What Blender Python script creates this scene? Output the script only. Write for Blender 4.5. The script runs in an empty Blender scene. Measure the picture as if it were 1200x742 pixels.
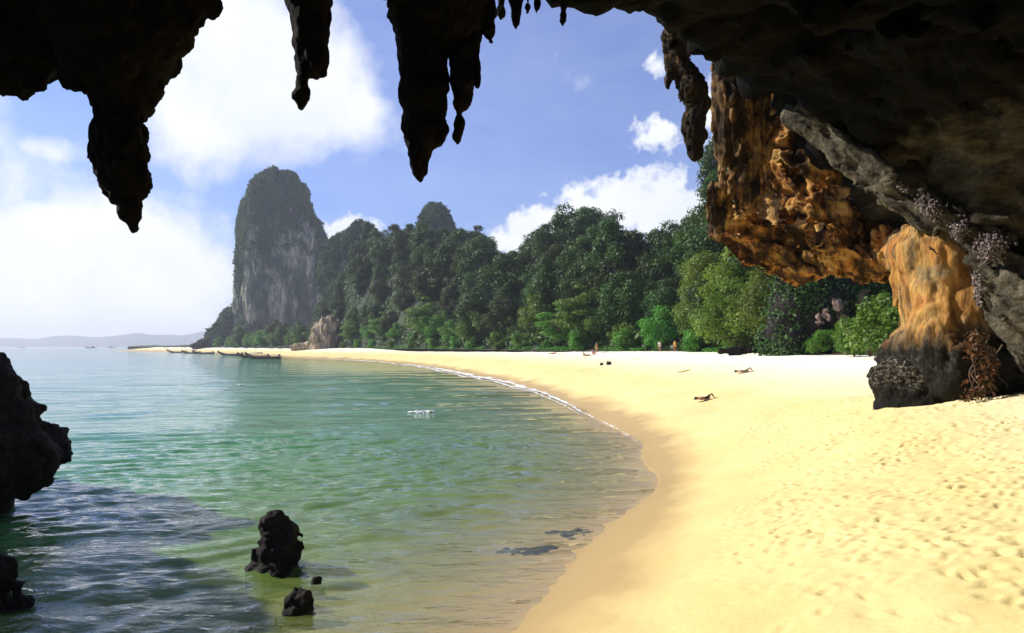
import bpy, bmesh, math, random
import numpy as np
from mathutils import Vector

random.seed(7)
RNG = np.random.default_rng(11)
sc = bpy.context.scene
COL = sc.collection

# ------------------------------------------------------------------ camera
F = 28.0 / 36.0 * 1200.0      # focal length in photograph pixels
HZ = 405.5                    # horizon row
CH = 4.5                      # eye height above the sea
cam_d = bpy.data.cameras.new('camera')
cam = bpy.data.objects.new('camera', cam_d)
COL.objects.link(cam)
cam.location = (0, 0, CH)
cam.rotation_euler = (math.radians(90), 0, 0)
cam_d.lens = 28.0
cam_d.sensor_width = 36.0
cam_d.shift_y = (HZ - 371.0) / 1200.0
cam_d.clip_start = 0.05
cam_d.clip_end = 20000
sc.camera = cam

def P(x, y, D):
    return np.array([(x - 600.0) / F * D, D, CH + (HZ - y) / F * D])

# ------------------------------------------------------------------ light
SUN_EL = math.radians(34)
SUN_FWD = math.radians(17)     # how far in front of straight left
sd = Vector((-math.cos(SUN_FWD) * math.cos(SUN_EL), math.sin(SUN_FWD) * math.cos(SUN_EL), math.sin(SUN_EL)))
sun_d = bpy.data.lights.new('sun', 'SUN')
sun_d.energy = 5.0
sun_d.angle = math.radians(0.5)
sun_d.color = (1.0, 0.94, 0.82)
sun = bpy.data.objects.new('sun', sun_d)
sun.rotation_euler = (-sd).to_track_quat('-Z', 'Y').to_euler()
sun.location = (-40, 20, 60)
COL.objects.link(sun)

sc.view_settings.view_transform = 'Standard'
sc.view_settings.look = 'None'
sc.view_settings.exposure = 0.55
sc.view_settings.gamma = 1.0
sc.view_settings.use_curve_mapping = False
sc.render.engine = 'CYCLES'
sc.cycles.use_denoising = True
sc.cycles.max_bounces = 8
sc.cycles.diffuse_bounces = 3
sc.cycles.glossy_bounces = 3
sc.cycles.transmission_bounces = 4
sc.cycles.transparent_max_bounces = 12
sc.cycles.volume_bounces = 0
sc.cycles.caustics_reflective = False
sc.cycles.caustics_refractive = False
sc.cycles.sample_clamp_indirect = 6.0

# ------------------------------------------------------------------ node helpers
class NT:
    def __init__(self, tree):
        self.t = tree
        tree.nodes.clear()
    def n(self, typ, ins=None, **kw):
        nd = self.t.nodes.new(typ)
        for k, v in kw.items():
            setattr(nd, k, v)
        if ins:
            for k, v in ins.items():
                s = nd.inputs[k]
                if isinstance(v, bpy.types.NodeSocket):
                    self.t.links.new(v, s)
                elif v is not None:
                    s.default_value = v
        return nd
    def m(self, op, a, b=None, c=None, clamp=False):
        nd = self.t.nodes.new('ShaderNodeMath')
        nd.operation = op
        nd.use_clamp = clamp
        for i, v in enumerate((a, b, c)):
            if v is None: continue
            if isinstance(v, bpy.types.NodeSocket): self.t.links.new(v, nd.inputs[i])
            else: nd.inputs[i].default_value = v
        return nd.outputs[0]
    def v(self, op, a, b=None):
        nd = self.t.nodes.new('ShaderNodeVectorMath')
        nd.operation = op
        for i, v in enumerate((a, b)):
            if v is None: continue
            if isinstance(v, bpy.types.NodeSocket): self.t.links.new(v, nd.inputs[i])
            else: nd.inputs[i].default_value = v
        return nd.outputs['Value'] if op in ('DOT_PRODUCT', 'LENGTH') else nd.outputs[0]
    def ramp(self, fac, stops, interp='LINEAR'):
        nd = self.t.nodes.new('ShaderNodeValToRGB')
        nd.color_ramp.interpolation = interp
        els = nd.color_ramp.elements
        while len(els) < len(stops): els.new(0.5)
        for e, (p, c) in zip(els, stops):
            e.position = p
            e.color = (c, c, c, 1) if isinstance(c, (int, float)) else (*c, 1)
        self.t.links.new(fac, nd.inputs[0])
        return nd.outputs[0]
    def noise(self, vec, scale, detail=4, rough=0.55, dist=0.0):
        return self.n('ShaderNodeTexNoise', {'Vector': vec, 'Scale': scale, 'Detail': detail, 'Roughness': rough, 'Distortion': dist}).outputs[0]
    def mix(self, fac, a, b, mode='MIX'):
        nd = self.t.nodes.new('ShaderNodeMix')
        nd.data_type = 'RGBA'
        nd.blend_type = mode
        for s, v in ((nd.inputs[0], fac), (nd.inputs[6], a), (nd.inputs[7], b)):
            if isinstance(v, bpy.types.NodeSocket): self.t.links.new(v, s)
            elif isinstance(v, tuple): s.default_value = (*v, 1) if len(v) == 3 else v
            else: s.default_value = v
        return nd.outputs[2]
    def scale(self, vec, s):
        return self.v('MULTIPLY', vec, s)

def new_mat(name):
    m = bpy.data.materials.new(name)
    m.use_nodes = True
    return m, NT(m.node_tree)

# ------------------------------------------------------------------ sky
def build_sky():
    w = bpy.data.worlds.new('World')
    sc.world = w
    w.use_nodes = True
    w.cycles.sampling_method = 'MANUAL'
    w.cycles.sample_map_resolution = 512
    N = NT(w.node_tree)
    sky = N.n('ShaderNodeTexSky', sky_type='NISHITA', sun_disc=False, sun_elevation=SUN_EL,
              sun_rotation=-(math.pi / 2 - SUN_FWD), altitude=0.0, air_density=1.0, dust_density=1.2, ozone_density=2.5)
    d = N.n('ShaderNodeTexCoord').outputs['Generated']
    warp = N.n('ShaderNodeTexNoise', {'Vector': d, 'Scale': 3.0, 'Detail': 2.0}).outputs['Color']
    dw = N.v('ADD', d, N.v('MULTIPLY', N.v('SUBTRACT', warp, (0.5, 0.5, 0.5)), (0.10, 0.10, 0.08)))
    def blobs(lst, src):
        tot = None
        for (px, py, rx, ry, wt) in lst:
            b = Vector(((px - 600) / F, 1.0, (HZ - py) / F))
            L = b.length
            b.normalize()
            sx, sz = 1.0 / (rx / F / L), 1.0 / (ry / F / L)
            off = N.v('MULTIPLY', N.v('SUBTRACT', src, tuple(b)), (sx, min(sx, sz) * 0.7, sz))
            val = N.m('MULTIPLY', N.m('MAXIMUM', N.m('SUBTRACT', 1.0, N.v('LENGTH', off)), 0.0), wt)
            tot = val if tot is None else N.m('MAXIMUM', tot, val)
        return tot
    # puffy fair-weather cumulus low over the land, plus scattered ones all round
    cum = blobs([(762, 245, 110, 72, 1.5), (705, 255, 95, 60, 1.4), (835, 250, 80, 66, 1.4), (640, 275, 100, 48, 1.4), (580, 288, 80, 34, 1.2),
                 (405, 268, 60, 34, 1.2), (766, 68, 34, 32, 0.85), (768, 158, 62, 46, 0.85), (838, 140, 50, 60, 1.0)], d)
    f1 = N.noise(d, 15.0, 5, 0.62)
    f1b = N.m('ABSOLUTE', N.m('SUBTRACT', N.noise(N.v('ADD', d, (2.0, 5.0, 1.0)), 22.0, 3, 0.6), 0.5))
    cum_f = N.m('ADD', N.m('ADD', cum, N.m('MULTIPLY', N.m('SUBTRACT', f1, 0.5), 1.6)), N.m('MULTIPLY', N.m('SUBTRACT', 0.10, f1b), 2.2))
    cum_m = N.ramp(cum_f, [(0.38, 0.0), (0.86, 1.0)], 'EASE')
    # broad softer cloud on the sunward side
    soft = blobs([(300, 90, 200, 150, 1.5), (380, 130, 110, 70, 1.2), (60, 330, 420, 130, 1.5), (220, 320, 200, 110, 1.0), (-300, 150, 400, 300, 1.4), (60, 170, 90, 40, 0.7),
                  (70, 40, 90, 40, 0.8)], dw)
    f2 = N.noise(dw, 4.5, 6, 0.6)
    soft_f = N.m('ADD', soft, N.m('MULTIPLY', N.m('SUBTRACT', f2, 0.5), 2.0))
    soft_m = N.ramp(soft_f, [(0.10, 0.0), (0.75, 1.0)], 'EASE')
    # the rest of the sky: scattered cloud
    f3 = N.noise(N.v('ADD', d, (3.1, 1.7, 0.4)), 3.2, 4, 0.6)
    gen = N.m('MULTIPLY', N.ramp(f3, [(0.56, 0.0), (0.70, 1.0)], 'EASE'), 0.75)
    front = N.ramp(N.v('DOT_PRODUCT', d, (0.06, 0.96, 0.28)), [(0.72, 1.0), (0.9, 0.0)])
    gen = N.m('MULTIPLY', gen, front)
    veil = N.m('MULTIPLY', N.noise(N.v('MULTIPLY', dw, (2.0, 2.0, 6.0)), 2.2, 4, 0.6), 0.28)
    mask = N.m('MAXIMUM', N.m('MAXIMUM', cum_m, soft_m), N.m('MAXIMUM', gen, veil))
    tint = N.mix(1.0, sky.outputs[0], (0.046, 0.062, 0.110), 'MULTIPLY')
    shade = N.ramp(f2, [(0.3, (0.55, 0.60, 0.70)), (0.6, (0.76, 0.77, 0.78))])
    colr = N.mix(mask, tint, shade)
    bg = N.n('ShaderNodeBackground', {'Color': colr, 'Strength': 1.0})
    out = N.n('ShaderNodeOutputWorld', {'Surface': bg.outputs[0]})
build_sky()

# ------------------------------------------------------------------ numpy noise
def _h(ix, iy, iz, seed):
    n = (ix * 374761393 + iy * 668265263 + iz * 2147483647 + seed * 974711) & 0xffffffff
    n = ((n ^ (n >> 13)) * 1274126177) & 0xffffffff
    n = ((n ^ (n >> 15)) * 2246822519) & 0xffffffff
    return ((n ^ (n >> 16)) & 0xffff).astype(np.float32) / 65535.0
def vnoise(p, seed=0):
    fl = np.floor(p)
    f = (p - fl).astype(np.float32)
    i = fl.astype(np.int64)
    f = f * f * f * (f * (f * 6 - 15) + 10)
    x0, y0, z0 = i[..., 0], i[..., 1], i[..., 2]
    r = 0
    for dx in (0, 1):
        wx = f[..., 0] if dx else 1 - f[..., 0]
        for dy in (0, 1):
            wy = f[..., 1] if dy else 1 - f[..., 1]
            for dz in (0, 1):
                wz = f[..., 2] if dz else 1 - f[..., 2]
                r = r + wx * wy * wz * _h(x0 + dx, y0 + dy, z0 + dz, seed)
    return r * 2 - 1
def fbm(p, octv=4, seed=0, gain=0.5):
    a, s, r = 1.0, 1.0, 0
    p = np.asarray(p, dtype=np.float64)
    for o in range(octv):
        r = r + a * vnoise(p * s + 17.3 * o, seed + o)
        a *= gain
        s *= 2.03
    return r
def ridged(p, octv=4, seed=0):
    a, s, r = 1.0, 1.0, 0
    for o in range(octv):
        r = r + a * (1 - 2 * np.abs(vnoise(p * s + 9.1 * o, seed + o)))
        a *= 0.5
        s *= 2.03
    return r

# ------------------------------------------------------------------ mesh helpers
def make_mesh(name, V, Fq, mats=None, smooth=True, attrs=None):
    me = bpy.data.meshes.new(name)
    V = np.asarray(V, dtype=np.float32)
    Fq = np.asarray(Fq, dtype=np.int32)
    nf, k = Fq.shape
    me.vertices.add(len(V))
    me.vertices.foreach_set('co', V.ravel())
    me.loops.add(nf * k)
    me.loops.foreach_set('vertex_index', Fq.ravel())
    me.polygons.add(nf)
    me.polygons.foreach_set('loop_start', np.arange(0, nf * k, k, dtype=np.int32))
    me.polygons.foreach_set('use_smooth', np.full(nf, smooth, dtype=bool))
    if attrs:
        for an, av in attrs.items():
            at = me.attributes.new(an, 'FLOAT', 'POINT')
            at.data.foreach_set('value', np.asarray(av, dtype=np.float32))
    me.update(calc_edges=True)
    me.validate()
    if mats: 
        for m in (mats if isinstance(mats, (list, tuple)) else [mats]): me.materials.append(m)
    return me

def add(name, me, parent=None, loc=(0, 0, 0), rot=(0, 0, 0), scl=(1, 1, 1), **props):
    o = bpy.data.objects.new(name, me)
    COL.objects.link(o)
    o.location = loc
    o.rotation_euler = rot
    o.scale = scl
    if parent: o.parent = parent
    for k, v in props.items(): o[k] = v
    return o
def empty(name, label, cat, loc=(0, 0, 0), group=None, rz=0.0, scl=1.0):
    o = add(name, None, None, loc, (0, 0, rz), (scl, scl, scl), label=label, category=cat)
    if group: o['group'] = group
    return o
def child(name, me, parent, **props):
    """mesh given in world coordinates, parented to an unrotated empty"""
    o = add(name, me, parent, **props)
    o.location = (0, 0, 0) if parent.parent else -Vector(parent.location)
    return o

def surface_nets(f, org, h):
    s = f < 0
    nx, ny, nz = f.shape
    c = np.zeros((nx - 1, ny - 1, nz - 1), np.int8)
    corners = [(i, j, k) for i in (0, 1) for j in (0, 1) for k in (0, 1)]
    sl = lambda a, i, j, k: a[i:nx - 1 + i, j:ny - 1 + j, k:nz - 1 + k]
    for i, j, k in corners: c += sl(s, i, j, k)
    act = np.argwhere((c > 0) & (c < 8))
    idx = -np.ones(c.shape, np.int64)
    idx[act[:, 0], act[:, 1], act[:, 2]] = np.arange(len(act))
    pos = np.zeros((len(act), 3)); cnt = np.zeros(len(act))
    for a in corners:
        for ax in range(3):
            if a[ax] == 1: continue
            b = list(a); b[ax] = 1
            fa = f[act[:, 0] + a[0], act[:, 1] + a[1], act[:, 2] + a[2]]
            fb = f[act[:, 0] + b[0], act[:, 1] + b[1], act[:, 2] + b[2]]
            mk = (fa < 0) != (fb < 0)
            t = np.where(mk, fa / np.where(mk, fa - fb, 1), 0)
            e = np.array(a, float)[None, :].repeat(len(act), 0)
            e[:, ax] += t
            pos += e * mk[:, None]; cnt += mk
    V = (act + pos / np.maximum(cnt, 1)[:, None]) * h + np.asarray(org)
    quads = []
    for ax in range(3):
        u, v = (ax + 1) % 3, (ax + 2) % 3
        sa = [slice(None)] * 3; sb = [slice(None)] * 3
        sa[ax] = slice(0, -1); sb[ax] = slice(1, None)
        ch = s[tuple(sa)] != s[tuple(sb)]
        e = np.argwhere(ch)
        ok = (e[:, u] > 0) & (e[:, v] > 0) & (e[:, u] < f.shape[u] - 1) & (e[:, v] < f.shape[v] - 1)
        e = e[ok]
        def cell(du, dv):
            q = e.copy(); q[:, u] += du; q[:, v] += dv
            return idx[q[:, 0], q[:, 1], q[:, 2]]
        q = np.stack([cell(-1, -1), cell(0, -1), cell(0, 0), cell(-1, 0)], 1)
        flip = ~s[e[:, 0], e[:, 1], e[:, 2]]
        q[flip] = q[flip][:, ::-1]
        quads.append(q)
    return V, np.concatenate(quads)

def vnormals(V, Fq):
    n = np.cross(V[Fq[:, 2]] - V[Fq[:, 0]], V[Fq[:, 3]] - V[Fq[:, 1]])
    N = np.zeros_like(V)
    for k in range(4): np.add.at(N, Fq[:, k], n)
    return N / np.maximum(np.linalg.norm(N, axis=1, keepdims=True), 1e-9)

def grid(lo, hi, h):
    ax = [np.arange(l, u + h, h, dtype=np.float32) for l, u in zip(lo, hi)]
    G = np.stack(np.meshgrid(*ax, indexing='ij'), -1)
    return G
def smin(a, b, k):
    t = np.clip(0.5 + 0.5 * (b - a) / k, 0, 1)
    return b * (1 - t) + a * t - k * t * (1 - t)
def smax(a, b, k): return -smin(-a, -b, k)
def cone(G, a, b, ra, rb, sq=(1, 1, 1)):
    sq = np.asarray(sq, np.float32)
    a = np.asarray(a, np.float32) ; b = np.asarray(b, np.float32)
    pa = (G - a) * sq; ba = (b - a) * sq
    t = np.clip((pa @ ba) / max(float(ba @ ba), 1e-6), 0, 1)
    return np.linalg.norm(pa - t[..., None] * ba, axis=-1) - (ra + (rb - ra) * t)
def ell(G, c, r):
    r = np.asarray(r, np.float32)
    q = (G - np.asarray(c, np.float32)) / r
    return (np.linalg.norm(q, axis=-1) - 1) * r.min()
def chain(G, pts, rads, k=0.4, sq=(1, 1, 1)):
    f = None
    for i in range(len(pts) - 1):
        g = cone(G, pts[i], pts[i + 1], rads[i], rads[i + 1], sq)
        f = g if f is None else smin(f, g, k)
    return f

def rock_from(fn, lo, hi, h, namp=(0.5, 0.15), nscale=(0.6, 2.2), stretch=(1, 1, 1), seed=1, rid=0.0, fine=0.03, fscale=6.0, basis=None, warp=0.0, rscale=0.6):
    """implicit rock: fn(G) -> sdf; coarse noise in the field, finer noise on the vertices"""
    G = grid(lo, hi, h)
    f = fn(G).astype(np.float32)
    st = np.asarray(stretch, np.float32)
    band = np.abs(f) < (sum(namp) + abs(rid)) * 1.8 + 2 * h
    def coords(q):
        q = q * st if basis is None else q @ basis
        if warp: q = q + warp * np.stack([fbm(q * 0.9 + 31.7 * k, 2, seed + 70 + k) for k in range(3)], -1)
        return q
    p = coords(G[band].astype(np.float64))
    d = namp[0] * fbm(p * nscale[0], 3, seed) + namp[1] * fbm(p * nscale[1], 2, seed + 20)
    if rid: d = d + rid * (ridged(p * nscale[1] * rscale, 3, seed + 40) - 0.4)
    f[band] += d
    V, Q = surface_nets(f, lo, h)
    if fine:
        n = vnormals(V, Q)
        V = V + n * (fine * fbm(coords(V) * fscale, 3, seed + 60))[:, None]
    return V, Q

# ------------------------------------------------------------------ materials
def rock_mat(name, stops, scale=0.5, stretch=(1, 1, 1), bump=0.5, bscale=6.0, rough=0.85, extra=None, dist=0.02, spec=0.08):
    m, N = new_mat(name)
    pos = N.n('ShaderNodeNewGeometry').outputs['Position']
    ps = N.v('MULTIPLY', pos, stretch)
    n1 = N.noise(ps, scale, 8, 0.62, 0.6)
    n2 = N.noise(ps, scale * 5.5, 6, 0.65)
    fac = N.m('ADD', N.m('MULTIPLY', n1, 0.65), N.m('MULTIPLY', n2, 0.35))
    fac = N.m('ADD', N.m('MULTIPLY', N.m('SUBTRACT', fac, 0.5), 2.2), 0.5, clamp=True)
    c = N.ramp(fac, stops)
    if extra: c = extra(N, pos, c)
    b1 = N.noise(ps, bscale, 8, 0.7)
    vor = N.n('ShaderNodeTexVoronoi', {'Vector': ps, 'Scale': bscale * 0.8}).outputs['Distance']
    hgt = N.m('ADD', N.m('MULTIPLY', b1, 1.0), N.m('MULTIPLY', vor, 0.4))
    bm_ = N.n('ShaderNodeBump', {'Strength': bump, 'Distance': dist * 6, 'Height': hgt})
    bs = N.n('ShaderNodeBsdfPrincipled', {'Base Color': c, 'Roughness': rough, 'Normal': bm_.outputs[0], 'Specular IOR Level': spec})
    N.n('ShaderNodeOutputMaterial', {'Surface': bs.outputs[0]})
    return m

M = {}
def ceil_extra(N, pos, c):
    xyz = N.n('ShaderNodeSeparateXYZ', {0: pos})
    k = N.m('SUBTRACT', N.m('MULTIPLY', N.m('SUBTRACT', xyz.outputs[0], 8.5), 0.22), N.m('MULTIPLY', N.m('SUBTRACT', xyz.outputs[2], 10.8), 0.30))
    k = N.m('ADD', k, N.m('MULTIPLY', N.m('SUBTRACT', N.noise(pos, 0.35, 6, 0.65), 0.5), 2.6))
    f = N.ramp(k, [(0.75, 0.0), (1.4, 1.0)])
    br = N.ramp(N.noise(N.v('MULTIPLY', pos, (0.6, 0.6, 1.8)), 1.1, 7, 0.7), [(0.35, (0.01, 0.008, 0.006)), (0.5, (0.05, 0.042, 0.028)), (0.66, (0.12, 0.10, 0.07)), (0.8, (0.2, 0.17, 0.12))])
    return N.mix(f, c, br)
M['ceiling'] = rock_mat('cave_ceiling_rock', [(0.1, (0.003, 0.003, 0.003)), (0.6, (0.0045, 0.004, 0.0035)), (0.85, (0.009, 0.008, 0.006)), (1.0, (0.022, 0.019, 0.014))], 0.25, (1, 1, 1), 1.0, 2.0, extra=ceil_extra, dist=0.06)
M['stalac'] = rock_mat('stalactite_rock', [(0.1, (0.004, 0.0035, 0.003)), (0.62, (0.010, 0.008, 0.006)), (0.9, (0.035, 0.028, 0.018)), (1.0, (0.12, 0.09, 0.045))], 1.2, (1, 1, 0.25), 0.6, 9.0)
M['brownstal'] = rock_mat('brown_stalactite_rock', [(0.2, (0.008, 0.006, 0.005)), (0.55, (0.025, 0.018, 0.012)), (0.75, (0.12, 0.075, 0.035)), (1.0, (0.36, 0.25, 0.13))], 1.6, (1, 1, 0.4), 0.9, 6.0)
M['curtain'] = rock_mat('flowstone_rock', [(0.2, (0.012, 0.009, 0.007)), (0.45, (0.05, 0.03, 0.016)), (0.6, (0.22, 0.12, 0.045)), (0.78, (0.44, 0.29, 0.12)), (1.0, (0.52, 0.42, 0.26))], 1.0, (1, 1, 0.5), 0.8, 6.0)
def orange_extra(N, pos, c):
    g = N.ramp(N.noise(N.v('ADD', pos, (4.0, 2.0, 7.0)), 0.55, 5, 0.6), [(0.55, 0.0), (0.66, 0.75)])
    c = N.mix(g, c, (0.045, 0.06, 0.02))
    dk = N.ramp(N.noise(N.v('MULTIPLY', pos, (1.2, 1.2, 0.35)), 0.8, 5, 0.6), [(0.45, 0.9), (0.53, 0.0)])
    return N.mix(dk, c, (0.028, 0.018, 0.012))
M['orange'] = rock_mat('orange_stained_rock', [(0.15, (0.015, 0.01, 0.006)), (0.34, (0.10, 0.045, 0.015)), (0.46, (0.38, 0.16, 0.04)), (0.62, (0.56, 0.32, 0.10)), (1.0, (0.64, 0.50, 0.26))], 1.1, (1, 1, 1), 0.9, 5.0, extra=orange_extra)
def pillar_extra(N, pos, c):
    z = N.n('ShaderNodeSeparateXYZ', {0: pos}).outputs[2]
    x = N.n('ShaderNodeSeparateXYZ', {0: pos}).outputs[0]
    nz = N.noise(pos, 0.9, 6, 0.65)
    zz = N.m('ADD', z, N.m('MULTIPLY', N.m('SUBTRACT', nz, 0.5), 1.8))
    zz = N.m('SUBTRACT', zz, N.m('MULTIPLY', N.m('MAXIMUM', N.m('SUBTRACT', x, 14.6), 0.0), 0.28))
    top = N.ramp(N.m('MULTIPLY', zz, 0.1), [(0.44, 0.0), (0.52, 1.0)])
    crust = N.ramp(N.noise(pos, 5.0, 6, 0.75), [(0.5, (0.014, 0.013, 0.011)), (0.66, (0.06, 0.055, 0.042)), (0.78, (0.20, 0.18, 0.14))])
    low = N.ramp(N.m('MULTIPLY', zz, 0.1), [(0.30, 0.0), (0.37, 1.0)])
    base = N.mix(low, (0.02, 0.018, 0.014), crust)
    red = N.ramp(N.noise(N.v('ADD', pos, (9., 3., 1.)), 0.8, 5, 0.7), [(0.55, 0.0), (0.72, 0.7)])
    c = N.mix(red, c, (0.30, 0.085, 0.022))
    grey = N.ramp(N.noise(N.v('ADD', pos, (2., 8., 5.)), 0.6, 5, 0.7), [(0.5, 0.0), (0.64, 0.8)])
    c = N.mix(grey, c, (0.22, 0.19, 0.13))
    stk = N.ramp(N.noise(N.v('MULTIPLY', N.v('ADD', pos, (7., 1., 3.)), (1.6, 1.6, 0.28)), 1.3, 6, 0.7), [(0.47, 0.0), (0.62, 0.85)])
    c = N.mix(stk, c, (0.05, 0.04, 0.028))
    arm = N.ramp(N.m('ADD', N.m('MULTIPLY', N.m('SUBTRACT', 13.6, x), 0.6), N.m('SUBTRACT', nz, 0.5)), [(0.0, 0.0), (0.5, 0.9)])
    c = N.mix(arm, c, (0.15, 0.135, 0.085))
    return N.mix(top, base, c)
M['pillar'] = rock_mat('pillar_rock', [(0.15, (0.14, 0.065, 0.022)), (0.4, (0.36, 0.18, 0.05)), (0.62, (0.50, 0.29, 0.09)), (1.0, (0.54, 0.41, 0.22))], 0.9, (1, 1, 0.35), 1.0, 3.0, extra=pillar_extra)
def tidal_extra(N, pos, c):
    z = N.n('ShaderNodeSeparateXYZ', {0: pos}).outputs[2]
    zz = N.m('ADD', z, N.m('MULTIPLY', N.m('SUBTRACT', N.noise(pos, 1.2, 4, 0.6), 0.5), 1.2))
    band = N.ramp(N.m('MULTIPLY', zz, 0.1), [(0.29, 0.0), (0.33, 1.0), (0.42, 1.0), (0.48, 0.5)])
    sp = N.ramp(N.noise(N.v('MULTIPLY', pos, (1., 1., 1.8)), 5.5, 7, 0.78), [(0.50, 0.0), (0.62, 1.0)])
    return N.mix(N.m('MULTIPLY', band, sp), c, (0.26, 0.23, 0.17))
M['tidal'] = rock_mat('tidal_crust_rock', [(0.2, (0.006, 0.006, 0.005)), (0.6, (0.018, 0.016, 0.013)), (1.0, (0.05, 0.043, 0.032))], 1.0, (1, 1, 1), 1.0, 5.0, extra=tidal_extra, dist=0.04)
M['ridge'] = rock_mat('grey_ridge_rock', [(0.15, (0.02, 0.018, 0.014)), (0.45, (0.085, 0.075, 0.055)), (0.72, (0.20, 0.175, 0.125)), (1.0, (0.36, 0.32, 0.25))], 1.1, (1, 1, 1.3), 1.0, 4.0, dist=0.04)
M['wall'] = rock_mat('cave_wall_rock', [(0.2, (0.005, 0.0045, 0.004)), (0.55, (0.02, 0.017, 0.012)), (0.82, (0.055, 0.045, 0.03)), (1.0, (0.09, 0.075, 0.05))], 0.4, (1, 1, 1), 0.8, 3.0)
M['boulder'] = rock_mat('dark_sea_rock', [(0.1, (0.006, 0.006, 0.005)), (0.5, (0.016, 0.014, 0.012)), (0.85, (0.035, 0.03, 0.025)), (1.0, (0.06, 0.05, 0.045))], 1.3, (1, 1, 1), 0.9, 5.0, rough=0.7, spec=0.12)
M['nodule'] = rock_mat('shell_crust', [(0.1, (0.03, 0.022, 0.022)), (0.5, (0.20, 0.16, 0.16)), (0.8, (0.42, 0.36, 0.35)), (1.0, (0.6, 0.54, 0.48))], 4.0, (1, 1, 1), 0.6, 12.0)
M['cliff'] = rock_mat('limestone_cliff', [(0.15, (0.025, 0.035, 0.03)), (0.45, (0.065, 0.08, 0.065)), (0.58, (0.20, 0.195, 0.16)), (0.72, (0.42, 0.37, 0.28)), (1.0, (0.6, 0.53, 0.41))], 0.08, (1, 1, 0.35), 1.0, 0.35, dist=0.4)
M['outcrop'] = rock_mat('tan_outcrop_rock', [(0.1, (0.10, 0.075, 0.05)), (0.4, (0.30, 0.23, 0.15)), (0.7, (0.48, 0.39, 0.27)), (1.0, (0.58, 0.50, 0.38))], 0.25, (1, 1, 0.4), 1.0, 1.2, dist=0.1)
M['pink'] = rock_mat('pinkish_rock', [(0.1, (0.05, 0.035, 0.03)), (0.5, (0.22, 0.15, 0.12)), (1.0, (0.42, 0.31, 0.26))], 0.9, (1, 1, 1), 0.9, 3.0)
M['hills'] = rock_mat('distant_hill_ground', [(0.2, (0.06, 0.08, 0.06)), (0.8, (0.10, 0.12, 0.09))], 0.01, (1, 1, 1), 0.3, 0.05)

def leaf_mat(name, c0, c1, trans=0.35, hue=0.06, spec=0.3, rough=0.5):
    m, N = new_mat(name)
    a = N.n('ShaderNodeAttribute', attribute_name='v').outputs['Fac']
    rnd = N.n('ShaderNodeObjectInfo').outputs['Random']
    c = N.mix(a, c0, c1)
    pos = N.n('ShaderNodeNewGeometry').outputs['Position']
    big = N.noise(pos, 0.35, 3, 0.6)
    hs = N.n('ShaderNodeHueSaturation', {'Hue': N.m('ADD', 0.5 - hue / 2, N.m('MULTIPLY', rnd, hue)), 'Saturation': 1.0,
             'Value': N.m('ADD', 0.5, N.m('ADD', N.m('MULTIPLY', rnd, 0.55), N.m('MULTIPLY', big, 0.5))), 'Color': c})
    df = N.n('ShaderNodeBsdfPrincipled', {'Base Color': hs.outputs[0], 'Roughness': rough, 'Specular IOR Level': spec})
    tr = N.n('ShaderNodeBsdfTranslucent', {'Color': hs.outputs[0]})
    mx = N.n('ShaderNodeMixShader', {0: trans, 1: df.outputs[0], 2: tr.outputs[0]})
    N.n('ShaderNodeOutputMaterial', {'Surface': mx.outputs[0]})
    return m
M['leaf_dark'] = leaf_mat('leaf_dark', (0.012, 0.034, 0.005), (0.072, 0.128, 0.016))
M['leaf_mid'] = leaf_mat('leaf_mid', (0.045, 0.125, 0.012), (0.14, 0.29, 0.030))
M['leaf_yellow'] = leaf_mat('leaf_yellow', (0.06, 0.13, 0.015), (0.22, 0.29, 0.035), 0.45, 0.02)
M['leaf_tower'] = leaf_mat('leaf_tower', (0.03, 0.065, 0.03), (0.075, 0.135, 0.05), 0.25, 0.0, 0.05, 0.8)
M['leaf_dry'] = leaf_mat('leaf_dry', (0.03, 0.028, 0.012), (0.24, 0.10, 0.04), 0.3, 0.0)
M['bark'] = rock_mat('tree_bark', [(0.1, (0.04, 0.03, 0.022)), (0.6, (0.12, 0.09, 0.065)), (1.0, (0.22, 0.18, 0.14))], 1.5, (1, 1, 0.2), 0.8, 8.0)

def simple(name, col, rough=0.6, var=0.15, scale=8.0, spec=0.4):
    m, N = new_mat(name)
    pos = N.n('ShaderNodeTexCoord').outputs['Object']
    n = N.noise(pos, scale, 4, 0.6)
    c = N.mix(n, tuple(x * (1 - var) for x in col), tuple(min(1, x * (1 + var)) for x in col))
    bs = N.n('ShaderNodeBsdfPrincipled', {'Base Color': c, 'Roughness': rough, 'Specular IOR Level': spec})
    N.n('ShaderNodeOutputMaterial', {'Surface': bs.outputs[0]})
    return m

# ------------------------------------------------------------------ shore line
SH_PX = [(590, 742), (640, 690), (690, 640), (735, 600), (760, 570), (765, 545), (745, 515), (710, 495), (660, 470), (620, 455), (560, 440),
         (490, 428), (420, 422), (345, 419.5), (300, 416), (250, 414), (200, 412.6), (150, 411.5)]
shore = [(-3.0, -40.0), (-2.0, -10.0), (-1.2, 4.0), (-0.5, 9.0)]
for x, y in SH_PX:
    D = CH * F / (y - HZ)
    shore.append(((x - 600) / F * D, D))
shore += [(-352, 730), (-350, 780), (-300, 830), (-100, 900), (600, 950)]
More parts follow.
